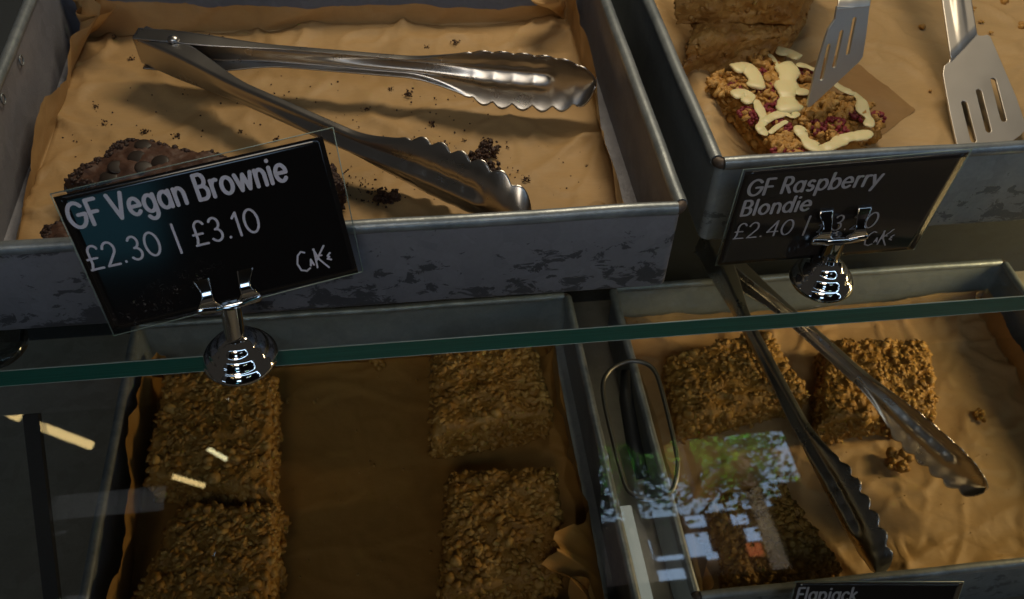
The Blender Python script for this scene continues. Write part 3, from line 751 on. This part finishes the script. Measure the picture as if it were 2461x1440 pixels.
def tongs(label, Hp, ta, tb, up, group):
    t = empty('tongs', Hp, label, 'tongs', group)
    for tip, other in ((ta, tb), (tb, ta)):
        b = MB(); off = up*(.0004 if tip is ta else -.0004)
        # arms' outer webs start either side of the pivot
        ax = (tip-Hp).normalized(); side = (other-Hp)-ax*(other-Hp).dot(ax); side.normalize()
        b.grid(arm_mesh(Hp+off-side*.007-ax*.012, tip+off*0, side, up, wh=.0108 if tip is ta else .0098)); b.recalc = False
        o = b.build('arm', STEEL, t, angle=50)
        sm = o.modifiers.new('sheet', 'SOLIDIFY'); sm.thickness = .0008; sm.offset = 0
    b = MB(); c = Hp+((ta-Hp).normalized()+(tb-Hp).normalized())*.006
    prof = [(.0034, .0108), (.0034, .0116), (.0028, .0126), (.0014, .0132), (0, .0134)]
    R = up.to_track_quat('Z', 'Y').to_matrix(); n = 20
    rows = [[c+R@Vector((r*math.cos(2*math.pi*k/n), r*math.sin(2*math.pi*k/n), z)) for k in range(n)] for r, z in prof]
    b.grid(rows, closed_v=True); b.build('rivet', STEEL, t)
    b = MB(); b.tube([c-up*.011, c+up*.011], .0022, 12); b.build('pivot_pin', STEEL, t)
    return t
UPZ = Vector((0, 0, 1))
tongs('steel scalloped tongs lying wide open across the crumbs in the brownie tray', at(385, 122, z=.030), at(1432, 192, z=.031), at(1262, 535, z=.027), Vector((.02, -.10, 1)).normalized(), 'scalloped tongs')
h = at(1712, 605, z=-.172); ta = at(2108, 1380, z=-.212); tb = at(2375, 1172, z=-.214)
upn = (ta-h).cross(tb-h); upn = (upn if upn.z > 0 else -upn).normalized()
tongs('steel scalloped tongs leaning down across the flapjacks under the shelf', h, ta, tb, upn, 'scalloped tongs')

# ------------------------------------------------------------------ slotted serving tongs
def plate(outline, holes, p0, n, th):
    """flat plate with slots: outline and holes are points of its plane"""
    n = n.normalized(); ex = (outline[1]-outline[0]).normalized(); ex = (ex-n*ex.dot(n)).normalized(); ey = n.cross(ex)
    cu = bpy.data.curves.new('plate', 'CURVE'); cu.dimensions = '2D'; cu.fill_mode = 'BOTH'; cu.extrude = th/2; cu.bevel_depth = th*.3; cu.bevel_resolution = 1
    for loop in [outline]+holes:
        sp = cu.splines.new('POLY'); sp.points.add(len(loop)-1); sp.use_cyclic_u = True
        for k, p in enumerate(loop):
            d = p-p0; sp.points[k].co = (d.dot(ex), d.dot(ey), 0, 1)
    tmp = bpy.data.objects.new('plate', cu); COL.objects.link(tmp)
    me = bpy.data.meshes.new_from_object(tmp.evaluated_get(bpy.context.evaluated_depsgraph_get()))
    bpy.data.objects.remove(tmp); bpy.data.curves.remove(cu)
    vs = [p0+ex*v.co.x+ey*v.co.y+n*v.co.z for v in me.vertices]; fs = [tuple(f.vertices) for f in me.polygons]
    bpy.data.meshes.remove(me); return vs, fs
def slot(a, c, r, n=6):
    d = (c-a).normalized(); return a, c, d, r
def slot_loop(a, c, r, nrm):
    d = (c-a).normalized(); s = nrm.cross(d).normalized(); P = []
    for k in range(7): t = math.pi*k/6; P.append(c+s*r*math.cos(t)+d*r*math.sin(t))
    for k in range(7): t = math.pi*k/6; P.append(a-s*r*math.cos(t)-d*r*math.sin(t))
    return P
def nrm3(a, b_, c):
    n = (b_-a).cross(c-a).normalized(); return n if n.dot(Vector(CAM)-a) > 0 else -n
SPT = empty('serving_tongs', at(2150, -720, z=.150), 'pair of slotted steel spatula blades reaching into the blondie tray from above', 'serving tongs')
# blade lying open towards the viewer
a, b_, c = at(2300, 350, z=.007), at(2445, 340, z=.007), at(2320, 110, z=.034); n2 = nrm3(a, b_, c)
pp = lambda x, y: at_plane(x, y, a, n2)
OUT = [(2269, 160), (2266, 180), (2272, 215), (2283, 275), (2300, 350), (2312, 400), (2330, 402), (2380, 385), (2424, 345), (2452, 324), (2461, 314), (2458, 288), (2440, 235), (2378, 90), (2372, 86), (2362, 88), (2350, 88), (2344, 80), (2338, 66), (2285, 80), (2284, 140), (2280, 152)]
SL = [((2316, 250), (2338, 338)), ((2351, 222), (2374, 314)), ((2386, 195), (2410, 288))]
vs, fs = plate([pp(*q) for q in OUT], [slot_loop(pp(*p), pp(*q), .0021, n2) for p, q in SL], a, n2, .0010)
bl = MB(); bl.add(vs, fs); bl.build('slotted_blade', BLADE, SPT, smooth=False)
def handle(pl, pr, ql, qr, n, ridge=.0030):
    """shaft with a raised middle between its two edge lines (p at the blade, q at the hinge end)"""
    rows = []
    for i in range(41):
        t = i/40; l = pl*(1-t)+ql*t; r = pr*(1-t)+qr*t; row = []
        for j in range(33):
            v = j/32; prof = math.exp(-((v-.5)/.17)**4)*ridge*min(1, i/7)
            row.append(l*(1-v)+r*v+n*(prof+.0007))
        rows.append(row)
    return rows
hz = SPT.location
bl = MB(); bl.grid(handle(pp(2283, 150), pp(2345, 84), hz+Vector((.002, 0, 0)), hz+Vector((.019, .0, .002)), n2)); bl.recalc = False
o = bl.build('shaft', BLADE, SPT); sm = o.modifiers.new('sheet', 'SOLIDIFY'); sm.thickness = .0009
# blade standing over the drizzled blondie
a, b_, c = at(1943, 250, z=.0365), at(2073, 120, z=.062), at(1985, 85, z=.074); n1 = nrm3(a, b_, c)
pp1 = lambda x, y: at_plane(1640+x*.2709, y*.2709, a, n1)
OUT = [(1370, 60), (1350, 170), (1290, 260), (1255, 370), (1170, 650), (1108, 925), (1115, 945), (1135, 938), (1230, 850), (1560, 545), (1590, 500), (1600, 440), (1622, 300), (1650, 60)]
SL = [((1292, 405), (1228, 690)), ((1405, 285), (1340, 580)), ((1520, 170), (1460, 470))]
vs, fs = plate([pp1(*q) for q in OUT], [slot_loop(pp1(*p), pp1(*q), .0015, n1) for p, q in SL], a, n1, .0010)
bl = MB(); bl.add(vs, fs); bl.build('slotted_blade', BLADE, SPT, smooth=False)
bl = MB(); bl.grid(handle(pp1(1362, 90), pp1(1652, 60), hz+Vector((-.016, 0, 0)), hz+Vector((.001, 0, .002)), n1)); bl.recalc = False
o = bl.build('shaft', BLADE, SPT); sm = o.modifiers.new('sheet', 'SOLIDIFY'); sm.thickness = .0009
bl = MB(); bl.tube([hz+Vector((-.013, -.004, .001)), hz+Vector((.020, -.004, .003))], .0045, 14); bl.build('hinge', BLADE, SPT)

# ------------------------------------------------------------------ writing
def arc(cx, cy, rx, ry, a0, a1, n=18):
    return [(cx+rx*math.cos(math.radians(a0+(a1-a0)*k/n)), cy+ry*math.sin(math.radians(a0+(a1-a0)*k/n))) for k in range(n+1)]
XH = .66
G = {
 'G': (1.02, [arc(.5, .5, .48, .5, 42, 360, 26)+[(.58, .5)]]), 'F': (.62, [[(.06, 0), (.06, 1), (.58, 1)], [(.06, .5), (.52, .5)]]),
 'V': (.86, [[(.02, 1), (.43, 0), (.84, 1)]]), 'B': (.72, [[(.06, 0), (.06, 1), (.34, 1)]+arc(.36, .76, .25, .24, 90, -90)+[(.06, .52)], [(.34, .52)]+arc(.38, .26, .29, .26, 90, -90)+[(.06, 0)]]),
 'R': (.72, [[(.06, 0), (.06, 1), (.32, 1)]+arc(.34, .74, .28, .26, 90, -90)+[(.06, .48)], [(.3, .48), (.66, 0)]]),
 'e': (.72, [[(.06, .34), (.64, .34)]+arc(.35, .33, .31, .33, 4, 318, 24)]), 'a': (.76, [arc(.36, .33, .31, .33, 0, 360, 26), [(.67, .66), (.67, 0)]]),
 'g': (.76, [arc(.36, .33, .31, .33, 0, 360, 26), [(.67, .66), (.67, -.04)]+arc(.37, -.04, .30, .27, 0, -150)]), 'n': (.68, [[(.08, 0), (.08, .66)], [(.08, .36)]+arc(.34, .38, .26, .28, 180, 0)+[(.60, 0)]]),
 'r': (.44, [[(.08, 0), (.08, .66)], [(.08, .36)]+arc(.33, .38, .25, .28, 180, 72)]), 'o': (.74, [arc(.36, .33, .32, .33, 0, 360, 26)]),
 'w': (1.0, [[(.02, .66), (.26, 0), (.5, .62), (.74, 0), (.98, .66)]]), 'i': (.22, [[(.1, 0), (.1, .66)], [(.1, .92), (.1, .94)]]),
 's': (.54, [arc(.27, .49, .19, .17, 40, 270, 14)+arc(.27, .17, .2, .17, 90, -140, 14)]), 'p': (.76, [arc(.39, .33, .31, .33, 0, 360, 26), [(.08, .66), (.08, -.32)]]),
 'b': (.76, [arc(.39, .33, .31, .33, 0, 360, 26), [(.08, 1.02), (.08, 0)]]), 'd': (.76, [arc(.36, .33, .31, .33, 0, 360, 26), [(.67, 1.02), (.67, 0)]]), 'y': (.64, [[(.02, .66), (.32, .02)], [(.62, .66), (.18, -.32)]]),
 'l': (.22, [[(.1, 0), (.1, 1.02)]]), 'c': (.62, [arc(.36, .33, .31, .33, 45, 315, 20)]), 'k': (.6, [[(.08, 0), (.08, 1.02)], [(.5, .66), (.09, .28)], [(.22, .4), (.56, 0)]]),
 'j': (.24, [[(.12, .66), (.12, -.16)]+arc(-.02, -.16, .14, .14, 0, -100, 8), [(.12, .92), (.12, .94)]]),
 '0': (.84, [arc(.4, .5, .36, .5, 0, 360, 30)]), '1': (.42, [[(.04, .80), (.26, 1), (.26, 0)]]), '2': (.72, [arc(.35, .70, .3, .3, 165, -35, 18)+[(.06, 0), (.68, 0)]]),
 '3': (.72, [arc(.34, .755, .25, .245, 150, -90, 16)+arc(.34, .255, .29, .255, 90, -150, 18)]), '4': (.78, [[(.56, 0), (.56, 1), (.04, .28), (.74, .28)]]), '8': (.72, [arc(.35, .76, .24, .24, 0, 360, 22), arc(.35, .26, .3, .26, 0, 360, 22)]), '9': (.72, [arc(.35, .68, .3, .32, 0, 360, 22), [(.64, .62), (.3, 0)]]),
 '£': (.74, [arc(.46, .74, .26, .26, 25, 180, 14)+[(.2, .25), (.1, 0)], [(.04, 0), (.68, 0)], [(.04, .46), (.54, .46)]]), '.': (.28, [[(.12, .02), (.12, .04)]]), '|': (.4, [[(.2, -.14), (.2, 1.12)]]), ' ': (.34, []),
}
def ribbon(b, pts, w, fr):
    """printed stroke of width w with round ends along pts (2-D), mapped to the card by fr(x, y, layer)"""
    pts = [p for k, p in enumerate(pts) if k == 0 or math.hypot(p[0]-pts[k-1][0], p[1]-pts[k-1][1]) > 1e-6]
    LAY[0] += 1; l0 = (LAY[0] % 12)*.05
    def cap(x, y, l): b.add([fr(x+w/2*math.cos(a), y+w/2*math.sin(a), l) for a in [2*math.pi*i/16 for i in range(16)]], [tuple(range(16))])
    N_ = len(pts); rows = []
    for k, (x, y) in enumerate(pts):
        x0, y0 = pts[max(k-1, 0)]; x1, y1 = pts[min(k+1, N_-1)]
        def un(ax, ay): d = math.hypot(ax, ay) or 1; return ax/d, ay/d
        d0 = un(x-x0, y-y0) if k else un(x1-x, y1-y); d1 = un(x1-x, y1-y) if k < N_-1 else d0
        cs = d0[0]*d1[0]+d0[1]*d1[1]
        def row(d, l): return [fr(x-d[1]*w/2*q, y+d[0]*w/2*q, l) for q in (-1, 1)]
        if k in (0, N_-1) or cs < .8: cap(x, y, l0+.70+.02*(k % 9))
        if cs < .8 and 0 < k < N_-1:
            rows.append(row(d0, l0)); b.grid(rows); l0 += .013; rows = [row(d1, l0)]
        else: rows.append(row(un(d0[0]+d1[0], d0[1]+d1[1]), l0))
    b.grid(rows)
LAY = [0]
def write(b, text, width, cap, w, fr, track=.17):
    """text starting at the frame's origin, set to the given width"""
    tot = sum(G[c][0]+track for c in text)-track; kx = width/tot; x = 0
    for c in text:
        for st in G[c][1]: ribbon(b, [((x+p[0])*kx, p[1]*cap) for p in st], w, fr)
        x += G[c][0]+track
def logo(b, width, h, w, fr):
    for st in ([(.30, .92), (.20, 1), (.08, .85), (.0, .45), (.06, .10), (.22, .0), (.34, .10)], [(.38, .22), (.43, .52), (.48, .22)], [(.40, .32), (.47, .32)], [(.56, .05), (.60, .98)], [(.58, .98), (.68, .45)], [(.92, 1.04), (.60, .42)], [(.64, .52), (.90, -.08)], [(.60, .60), (.78, .60)], [(1.04, .62), (.95, .50), (1.0, .44), (.93, .36), (1.03, .28)]):
        ribbon(b, [(x*width, y*h) for x, y in st], w, fr)

def price_card(label, corners, lines, thick_ink, printed=False, film=((0, 0), (1, 0), (1, 1), (0, 1)), ink=None, logo_at=(.775, .745, .13, .15)):
    """corners: TL, TR, BR, BL in the place; lines: (text, u, v, width, cap, stroke) as shares of the card's width"""
    TL, TR, BR, BL = corners
    t = empty('price_card', (BL+BR)/2, label, 'price card', 'black price cards')
    n = (TR-TL).cross(BL-TL).normalized()
    if n.dot(Vector(CAM)-TL) < 0: n = -n
    Wc = (TR-TL).length
    def bil(u, v): return (TL*(1-u)+TR*u)*(1-v)+(BL*(1-u)+BR*u)*v
    b = MB(); nn = 24
    rows = [[bil(i/nn, j/nn)+n*.0012*(1-(2*j/nn-1)**2)*0 for j in range(nn+1)] for i in range(nn+1)]
    b.grid(rows); b.recalc = False
    o = b.build('card', CARDP if printed else CARD2, t)
    me = o.data; uvl = me.uv_layers.new(name='UVMap')
    k = [(i/nn, 1-j/nn) for i in range(nn+1) for j in range(nn+1)]
    for lp in me.loops: uvl.data[lp.index].uv = k[lp.vertex_index]
    sm = o.modifiers.new('thick', 'SOLIDIFY'); sm.thickness = .0005; sm.offset = -1 if me.polygons[0].normal.dot(n) > 0 else 1
    b = MB(); ring = [bil(*q)-n*.0010 for q in film]; b.add(ring, [(0, 1, 2, 3)]); b.build('laminate_sheet', FILM, t, smooth=False)
    ed = MB()
    for i in range(4): ed.tube([ring[i], ring[(i+1) % 4]], .00022, 6)
    ed.build('laminate_edge', EDGELINE, t)
    Hc = (BL-TL).length
    for (text, u, v, wd, cap, st) in lines:
        b = MB()
        def fr(x, y, lay, u=u, v=v): return bil(u+x, v-y*Wc/Hc)+n*(.0002+.0001*lay)
        write(b, text, wd, cap, st, fr); b.recalc = False
        b.build('lettering', ink or INK, t, smooth=False)
    b = MB(); lu, lv, lw, lh = logo_at
    logo(b, lw, lh*Hc/Wc, .0075, lambda x, y, lay: bil(lu+x, lv+lh-y*Wc/Hc)+n*(.0002+.0001*lay)); b.recalc = False
    b.build('emblem', ink or INK, t, smooth=False)
    return t
def quad_rect(px, width):
    """the four corners in the place of a flat card whose picture has these corners"""
    d = [RW.T @ np.array([(x-PW/2)/F_PX, (y-PH/2)/F_PX, 1.]) for x, y in px]
    A = np.array([d[0], -d[1], d[2], -d[3]]).T; v = np.linalg.svd(A)[2][-1]; v = v if v[0] > 0 else -v
    P = np.array([v[i]*d[i] for i in range(4)]); P *= width/np.linalg.norm(P[1]-P[0]); return [Vector(p+CAM) for p in P]
C1 = quad_rect([(128, 475), (775, 328), (861, 655), (272, 796)], .1085)
hc = 1.085/.66
price_card('tilted black GF Vegan Brownie price card with a printed crust in one corner', C1,
           [('GF Vegan Brownie', .022, .228, .815, .101, .0155), ('£2.30 | £3.10', .020, .530, .665, .100, .0098)], 0, True, film=((-.008, -.02), (1.045, -.035), (1.018, 1.01), (-.008, 1.045)))
C2 = quad_rect([(1792, 415), (2328, 368), (2195, 600), (1725, 638)], .099)
price_card('GF Raspberry Blondie price card, black with pale border, before the blondie tray', C2,
           [('GF Raspberry', .037, .232, .615, .110, .0150), ('Blondie', .037, .437, .33, .110, .0150), ('£2.40 | £3.20', .035, .690, .70, .118, .0095)], 0, film=((-.010, -.014), (1.014, -.02), (1.012, 1.016), (-.010, 1.016)), ink=INK2, logo_at=(.72, .74, .13, .16))
TL3, TR3 = at_depth(1915, 1402, .548), at_depth(2315, 1403, .545)
dn = Vector((-.006, -.022, -.052))
C3 = [TL3, TR3, TR3+dn, TL3+dn]
price_card('Flapjack price card, mostly cut off by the bottom of the photo', C3,
           [('Flapjack', .02, .215, .36, .095, .0150), ('£1.80 | £2.40', .02, .58, .66, .11, .0095)], 0, film=((-.006, -.01), (1.006, -.01), (1.006, 1.01), (-.006, 1.01)), ink=INK2)

# ------------------------------------------------------------------ card stands
def card_stand(label, base, clip_c, right, back, group, s=1.):
    t = empty('card_stand', base, label, 'card stand', group)
    b = MB(); r = .0165*s
    b.lathe([(r*.55, 0), (r*.97, .0002), (r, .0012), (r*.985, .0026), (r*.93, .0044), (r*.85, .0058), (r*.79, .0064), (r*.775, .0076), (r*.72, .0093), (r*.63, .0107), (r*.54, .0113), (r*.52, .0123), (r*.46, .0138), (r*.38, .0149), (r*.32, .0154), (r*.30, .0158)], base, 48)
    b.build('base', CHROME, t, angle=60)
    top = Vector(clip_c); b = MB(); b.tube([base+Vector((0, 0, .0150)), base.lerp(top, .6)+Vector((0, 0, .006)), top], .0044*s, 20); b.build('stem', CHROME, t, angle=50)
    b = MB(); right = right.normalized(); upv = Vector((0, 0, 1)); fwd = right.cross(upv).normalized()
    if fwd.y > 0: fwd = -fwd
    # cradle: two flared prongs rising from a curved foot
    def bend(z): return -.0036*max(0, (z-.0085)/.008)**1.5 + .0010*math.exp(-((z-.006)/.004)**2)
    P = lambda x, z, d=0: top+right*x*s+upv*z*s+fwd*(bend(z)*1.2+.0012+d)*s
    for sg in (-1, 1):
        rows = []
        for k in range(25):
            z = .0005+.0162*k/24
            xo = float(np.interp(z, (0, .003, .0088, .011, .0152, .0167), (.0134, .0130, .0100, .0102, .0126, .0122)))
            xi = float(np.interp(z, (0, .003, .006, .0167), (.0018, .0040, .0056, .0056)))
            rows.append([P(sg*(xi+(xo-xi)*q/8), z) for q in range(9)])
        b.grid(rows)
    rows = []
    for k in range(29):
        x = -.0134+.0268*k/28; rows.append([P(x, -.0016+.0034*q/8-.0010*math.cos(x/.0134*math.pi), .0011*math.sin(math.pi*q/8)) for q in range(9)])
    b.grid(rows); b.recalc = False
    o = b.build('clip', CHROME, t); sm = o.modifiers.new('sheet', 'SOLIDIFY'); sm.thickness = .0008*s; sm.offset = 0
    b = MB(); b.tube([top+right*x*s+fwd*(.001)+upv*(-.0004) for x in (-.0125, -.006, 0, .006, .0125)], [.0014*s, .002*s, .0024*s, .002*s, .0014*s], 10); b.build('clip_bar', CHROME, t)
    return t
B1 = at(580, 862, z=.0005); tp1 = at(553, 728, Y=-.0235)
card_stand('chrome stand overhanging the shelf edge, holding the brownie card', B1, tp1, C1[1]-C1[0], None, 'chrome card stands', 1.06)
B2 = at(1972, 676, z=.0005); tp2 = at(2013, 573, Y=-.004)
card_stand('chrome stand set back on the shelf, holding the raspberry blondie card', B2, tp2, C2[1]-C2[0], None, 'chrome card stands', 1.0)

# ------------------------------------------------------------------ small things between the lower trays
b = MB(); ctr = [(1520, 868), (1488, 876), (1462, 895), (1449, 925), (1455, 980), (1474, 1060), (1492, 1130), (1508, 1176), (1535, 1194), (1568, 1202), (1600, 1194), (1620, 1170), (1629, 1120), (1622, 1070), (1606, 1000), (1588, 930), (1574, 893), (1552, 874)]
pts = [at(x, y, z=-.190) for x, y in ctr]; P = []
for i in range(len(pts)):
    p0, p1, p2, p3 = pts[i-1], pts[i], pts[(i+1) % len(pts)], pts[(i+2) % len(pts)]
    for k in range(4):
        t = k/4; P.append(.5*((2*p1)+(p2-p0)*t+(2*p0-5*p1+4*p2-p3)*t*t+(3*p1-p0-3*p2+p3)*t**3))
hk = empty('hanging_utensil', at(1520, 900, z=-.20), 'wire loop and dark grip of a utensil in the gap between the lower trays', 'utensil')
b.tube(P, .0017, 10, closed=True); b.build('wire_loop', WIRE, hk)
b = MB(); b.tube([at(1503, 893, z=-.200), at(1505, 960, z=-.205), at(1522, 1060, z=-.212), at(1545, 1150, z=-.225)], [.0035, .0052, .0056, .0048], 14); b.build('grip', DARK, hk)
GAPGLOW = emit('glowing_strip', (.74, .78, .66), .27)  # added glow imitating the bright gap between the trays
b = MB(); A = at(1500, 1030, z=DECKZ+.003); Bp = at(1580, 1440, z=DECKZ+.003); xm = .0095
b.box((xm-.0075, -.16, DECKZ+.0005), (xm+.0075, .030, DECKZ+.003)); st_ = b.build('gap_glow_strip', GAPGLOW, smooth=False, origin=(xm, -.05, DECKZ)); tag(st_, 'pale strip with an added glow in the gap between the two lower trays', 'glowing strip')
# round glass puck under the shelf at the far left
pk = at(-18, 822, z=-.0135)
b = MB(); b.lathe([(.0155, -.004), (.0160, -.003), (.0160, .0008), (.0152, .0016), (.0118, .0016), (.0114, .0008), (.0080, .0006)], pk, 40); o = b.build('shelf_support', make_clear('grey_clear_plastic', (.45, .48, .47), 3.0, 1.5, .12), origin=pk); tag(o, 'round clear disc supporting the shelf at the far left', 'shelf support')

# ------------------------------------------------------------------ lower front glass
pn = Vector((0, -.7071, .7071)); P0 = Vector((0, -.0370, -.0120))
dv = Vector((0, -.7071, -.7071)); 
def pane(label, xa, xb, ln, seal=None):
    t = empty('front_pane', P0+Vector(((xa+xb)/2, 0, 0)), label, 'glass pane', 'sloping front panes')
    b = MB(); th = .0040
    c = [P0+Vector((x, 0, 0))+dv*s for x, s in ((xa, 0), (xb, 0), (xb, ln), (xa, ln))]
    b.add(c, [(0, 1, 2, 3)]); b.add([p-pn*th for p in c], [(3, 2, 1, 0)]); b.recalc = False
    b.build('glass', PANEGLASS, t, smooth=False)
    if seal:
        b = MB(); w_ = .0034; q_ = [P0+Vector((seal-w_, 0, 0)), P0+Vector((seal+w_, 0, 0)), P0+Vector((seal+w_+.006, 0, 0))+dv*ln, P0+Vector((seal-w_+.006, 0, 0))+dv*ln]; b.add([p+pn*.0004 for p in q_]+[p-pn*.0036 for p in q_], [(0,1,2,3),(7,6,5,4),(0,4,5,1),(1,5,6,2),(2,6,7,3),(3,7,4,0)]); b.build('seal', simple('black_silicone', (.010, .010, .009), .9), t, smooth=False)
    return t
pane('sloping clear front glass with a dark seal, mirroring warm tube lamps', -.62, -.222, .22, -.3105)
pane('sloping clear front glass mirroring green trees and a bright shop window', -.047, .62, .22)

# ------------------------------------------------------------------ the shop side, seen only in reflections
def refl(x, y):
    d = Vector(RW.T @ np.array([(x-PW/2)/F_PX, (y-PH/2)/F_PX, 1.])); c = Vector(CAM)
    h = c+d*((P0-c).dot(pn)/d.dot(pn)); r = (d-pn*2*d.dot(pn)).normalized(); return h, r
TUBE = emit('warm_tube', (1, .72, .30), 9.0); TUBE2 = emit('pale_tube', (1, .88, .48), 11.0)
for k, (p, q, m, r, lab) in enumerate((((-30, 970), (47, 1004), TUBE, .016, 'warm'), ((76, 1017), (220, 1072), TUBE, .016, 'warm'), ((497, 1078), (543, 1104), TUBE2, .008, 'pale'), ((412, 1145), (490, 1168), TUBE, .010, 'dim'))):
    h1, r1 = refl(*p); h2, r2_ = refl(*q); zc = 1.9
    A = h1+r1*((zc-h1.z)/r1.z); Bq = h2+r2_*((zc-h2.z)/r2_.z)
    t = empty('tube_lamp', (A+Bq)/2, ('warm ceiling tube lamp, left end of the row mirrored in the front glass', 'longest warm ceiling tube lamp mirrored in the front glass', 'small pale ceiling tube mirrored over the dark oat bar', 'orange ceiling tube mirrored below the small pale one')[k], 'lamp', 'ceiling tube lamps')
    b = MB(); b.tube([A, Bq], r, 12); b.build('tube', m, t)
    dd = (Bq-A).normalized()
    for p0, p1 in ((A-dd*.012, A), (Bq, Bq+dd*.012)):
        b = MB(); b.tube([p0, p1], r*1.05, 12); b.build('cap', DARK, t)
WY = -3.2
def hit(x, y):
    h, r = refl(x, y); return h+r*((WY-h.y)/r.y)
# dark shop wall with a bay of window lights
ops = []
def hole(xa, ya, xb, yb):
    p, q = hit(xa, yb), hit(xb, ya); ops.append((p.x, q.x, p.z, q.z))
hole(1450, 1000, 1895, 1200); hole(1450, 1150, 1862, 1412)
hole(60, 1392, 222, 1500); hole(80, 1130, 405, 1255)
for r in ((505, 1022, 540, 1052), (508, 1150, 536, 1182), (496, 1290, 520, 1338), (388, 1268, 418, 1286), (126, 1276, 158, 1286)): hole(*r)
ops.append((-.85, -.28, .22, .90))  # opening added for cool daylight and a bright reflection in the clips
xs = sorted({-3.0, 3.2, *[o[0] for o in ops], *[o[1] for o in ops]}); zs = sorted({-1.2, 3.4, *[o[2] for o in ops], *[o[3] for o in ops]})
b = MB()
for i in range(len(xs)-1):
    for j in range(len(zs)-1):
        mx_, mz_ = (xs[i]+xs[i+1])/2, (zs[j]+zs[j+1])/2
        if any(o[0] < mx_ < o[1] and o[2] < mz_ < o[3] for o in ops): continue
        b.add([(xs[i], WY, zs[j]), (xs[i+1], WY, zs[j]), (xs[i+1], WY, zs[j+1]), (xs[i], WY, zs[j+1])], [(0, 1, 2, 3)])
        b.add([(xs[i], WY-.12, zs[j]), (xs[i+1], WY-.12, zs[j]), (xs[i+1], WY-.12, zs[j+1]), (xs[i], WY-.12, zs[j+1])], [(3, 2, 1, 0)])
b.recalc = False; sw = b.build('shop_wall', WALLM, smooth=False); tag(sw, kind='structure')
wf = empty('window_frame', (ops[0][0], WY, ops[0][2]), 'dark window bars across the tree view mirrored in the front glass', 'window frame')
for px_ in (1655,):
    b = MB(); x = hit(px_, 1100).x; b.box((x-.016, WY-.05, ops[0][2]), (x+.016, WY+.02, ops[0][3])); b.build('mullion', DARK, wf, smooth=False)
h, r = refl(1556, 1036); pc = h+r*2.1  # unseen round form added to dent the bright mirrored window
t = empty('round_silhouette', pc, 'added dark round form silhouetted against the mirrored window', 'silhouette')
b = MB(); b.lathe([(.066*math.cos(a), .062*math.sin(a)) for a in [math.radians(-88+176*k/14) for k in range(15)]], pc, 24); b.build('shade', DARK, t)
b = MB(); b.tube([pc+Vector((0, 0, .06)), pc+Vector((0, 0, 1.2))], .004, 8); b.build('cord', DARK, t)
b = MB(); b.box((-1.0, WY+.01, -.64), (-.62, WY+.04, -.28)); tag(b.build('panel', emit('blue_glow', (.09, .36, .50), .95), smooth=False), 'added glowing blue screen mirrored in the brownie card', 'panel')  # glowing panel added to give the brownie card its blue reflection
SKY = emit('sky_light', (.50, .72, 1.0), 3.4)
b = MB(); b.add([(-22, -18, -3), (22, -18, -3), (22, -18, 22), (-22, -18, 22)], [(0, 1, 2, 3)]); sk = b.build('sky', SKY, smooth=False); tag(sk, kind='structure')
for k, (x, y, z, R_, lab) in enumerate(((1.25, -5.3, 3.35, .62, 'leafy green tree whose crown fills the window mirrored by the flapjack tray'), (2.25, -5.6, 3.45, .66, 'yellow green tree mirrored at the edge of the reflected window'))):
    t = empty('tree', (x, y, -1.2), lab, 'tree', 'trees outside the shop'); rg = random.Random(60+k)
    b = MB(); b.tube([(x, y, -1.2), (x+.05, y, .6), (x, y, z)], [.13, .10, .05], 10); b.build('trunk', BARK, t)
    b = MB(); cl = [Vector((rg.gauss(0, .5), rg.gauss(0, .4), rg.gauss(0, .34)))*R_ for _ in range(26)]
    for i in range(5200 if k == 0 else 3600):
        c = rg.choice(cl); p = Vector((x, y, z))+c+Vector((rg.gauss(0, .13), rg.gauss(0, .13), rg.gauss(0, .10)))
        R = Matrix.Rotation(rg.uniform(0, 6.3), 3, 'Z') @ Matrix.Rotation(rg.uniform(-1, 1), 3, 'X'); s = rg.uniform(.018, .040)
        b.add([p+R@Vector(q) for q in ((-s, 0, 0), (0, -s*.5, 0), (s, 0, 0), (0, s*.5, 0))], [(0, 1, 2, 3)], rg.random())
    b.recalc = False; b.build('crown', LEAF, t, smooth=False)

# building across the street, the sky's reflection painted into its windows as a glow
FY = -12.0
def far(x, y):
    h, r = refl(x, y); return h+r*((FY-h.y)/r.y)
top = far(1700, 1232).z
fb = empty('street_building', (2.0, FY, -1.2), 'pinkish rendered building across the street, mirrored below the trees', 'building')
b = MB(); b.box((.4, FY-.6, -1.2), (14, FY, top)); b.build('wall', simple('rendered_wall', (.20, .15, .14), .9), fb, smooth=False)
WG = emit('sky_glow_window', (.50, .70, 1.0), 4.2); WG2 = emit('orange_lit_sign', (1, .26, .10), 2.2)
for k, r in enumerate(((1652, 1240, 1690, 1270), (1660, 1282, 1698, 1340), (1762, 1236, 1792, 1262), (1798, 1268, 1832, 1302), (1570, 1368, 1642, 1402), (1700, 1330, 1722, 1346), (1545, 1300, 1560, 1350), (1580, 1335, 1640, 1350))):
    p, q = far(r[0], r[3]), far(r[2], r[1]); b = MB(); b.box((p.x, FY, p.z), (q.x, FY+.03, q.z)); b.build('window', WG, fb, smooth=False)
p, q = far(1802, 1338), far(1826, 1306); b = MB(); b.box((p.x, FY, p.z), (q.x, FY+.03, q.z)); b.build('sign_panel', WG2, fb, smooth=False)
fb = empty('street_building', (-3.0, FY, -1.2), 'tall grey building added across the street for the haze mirrored lower left', 'building')
b = MB(); b.box((-16, FY-.6, -1.2), (-3.4, FY, 14)); b.build('wall', simple('grey_rendered_wall', (.20, .20, .20), .9), fb, smooth=False)  # added to tone the opening mirrored in the left pane down to grey
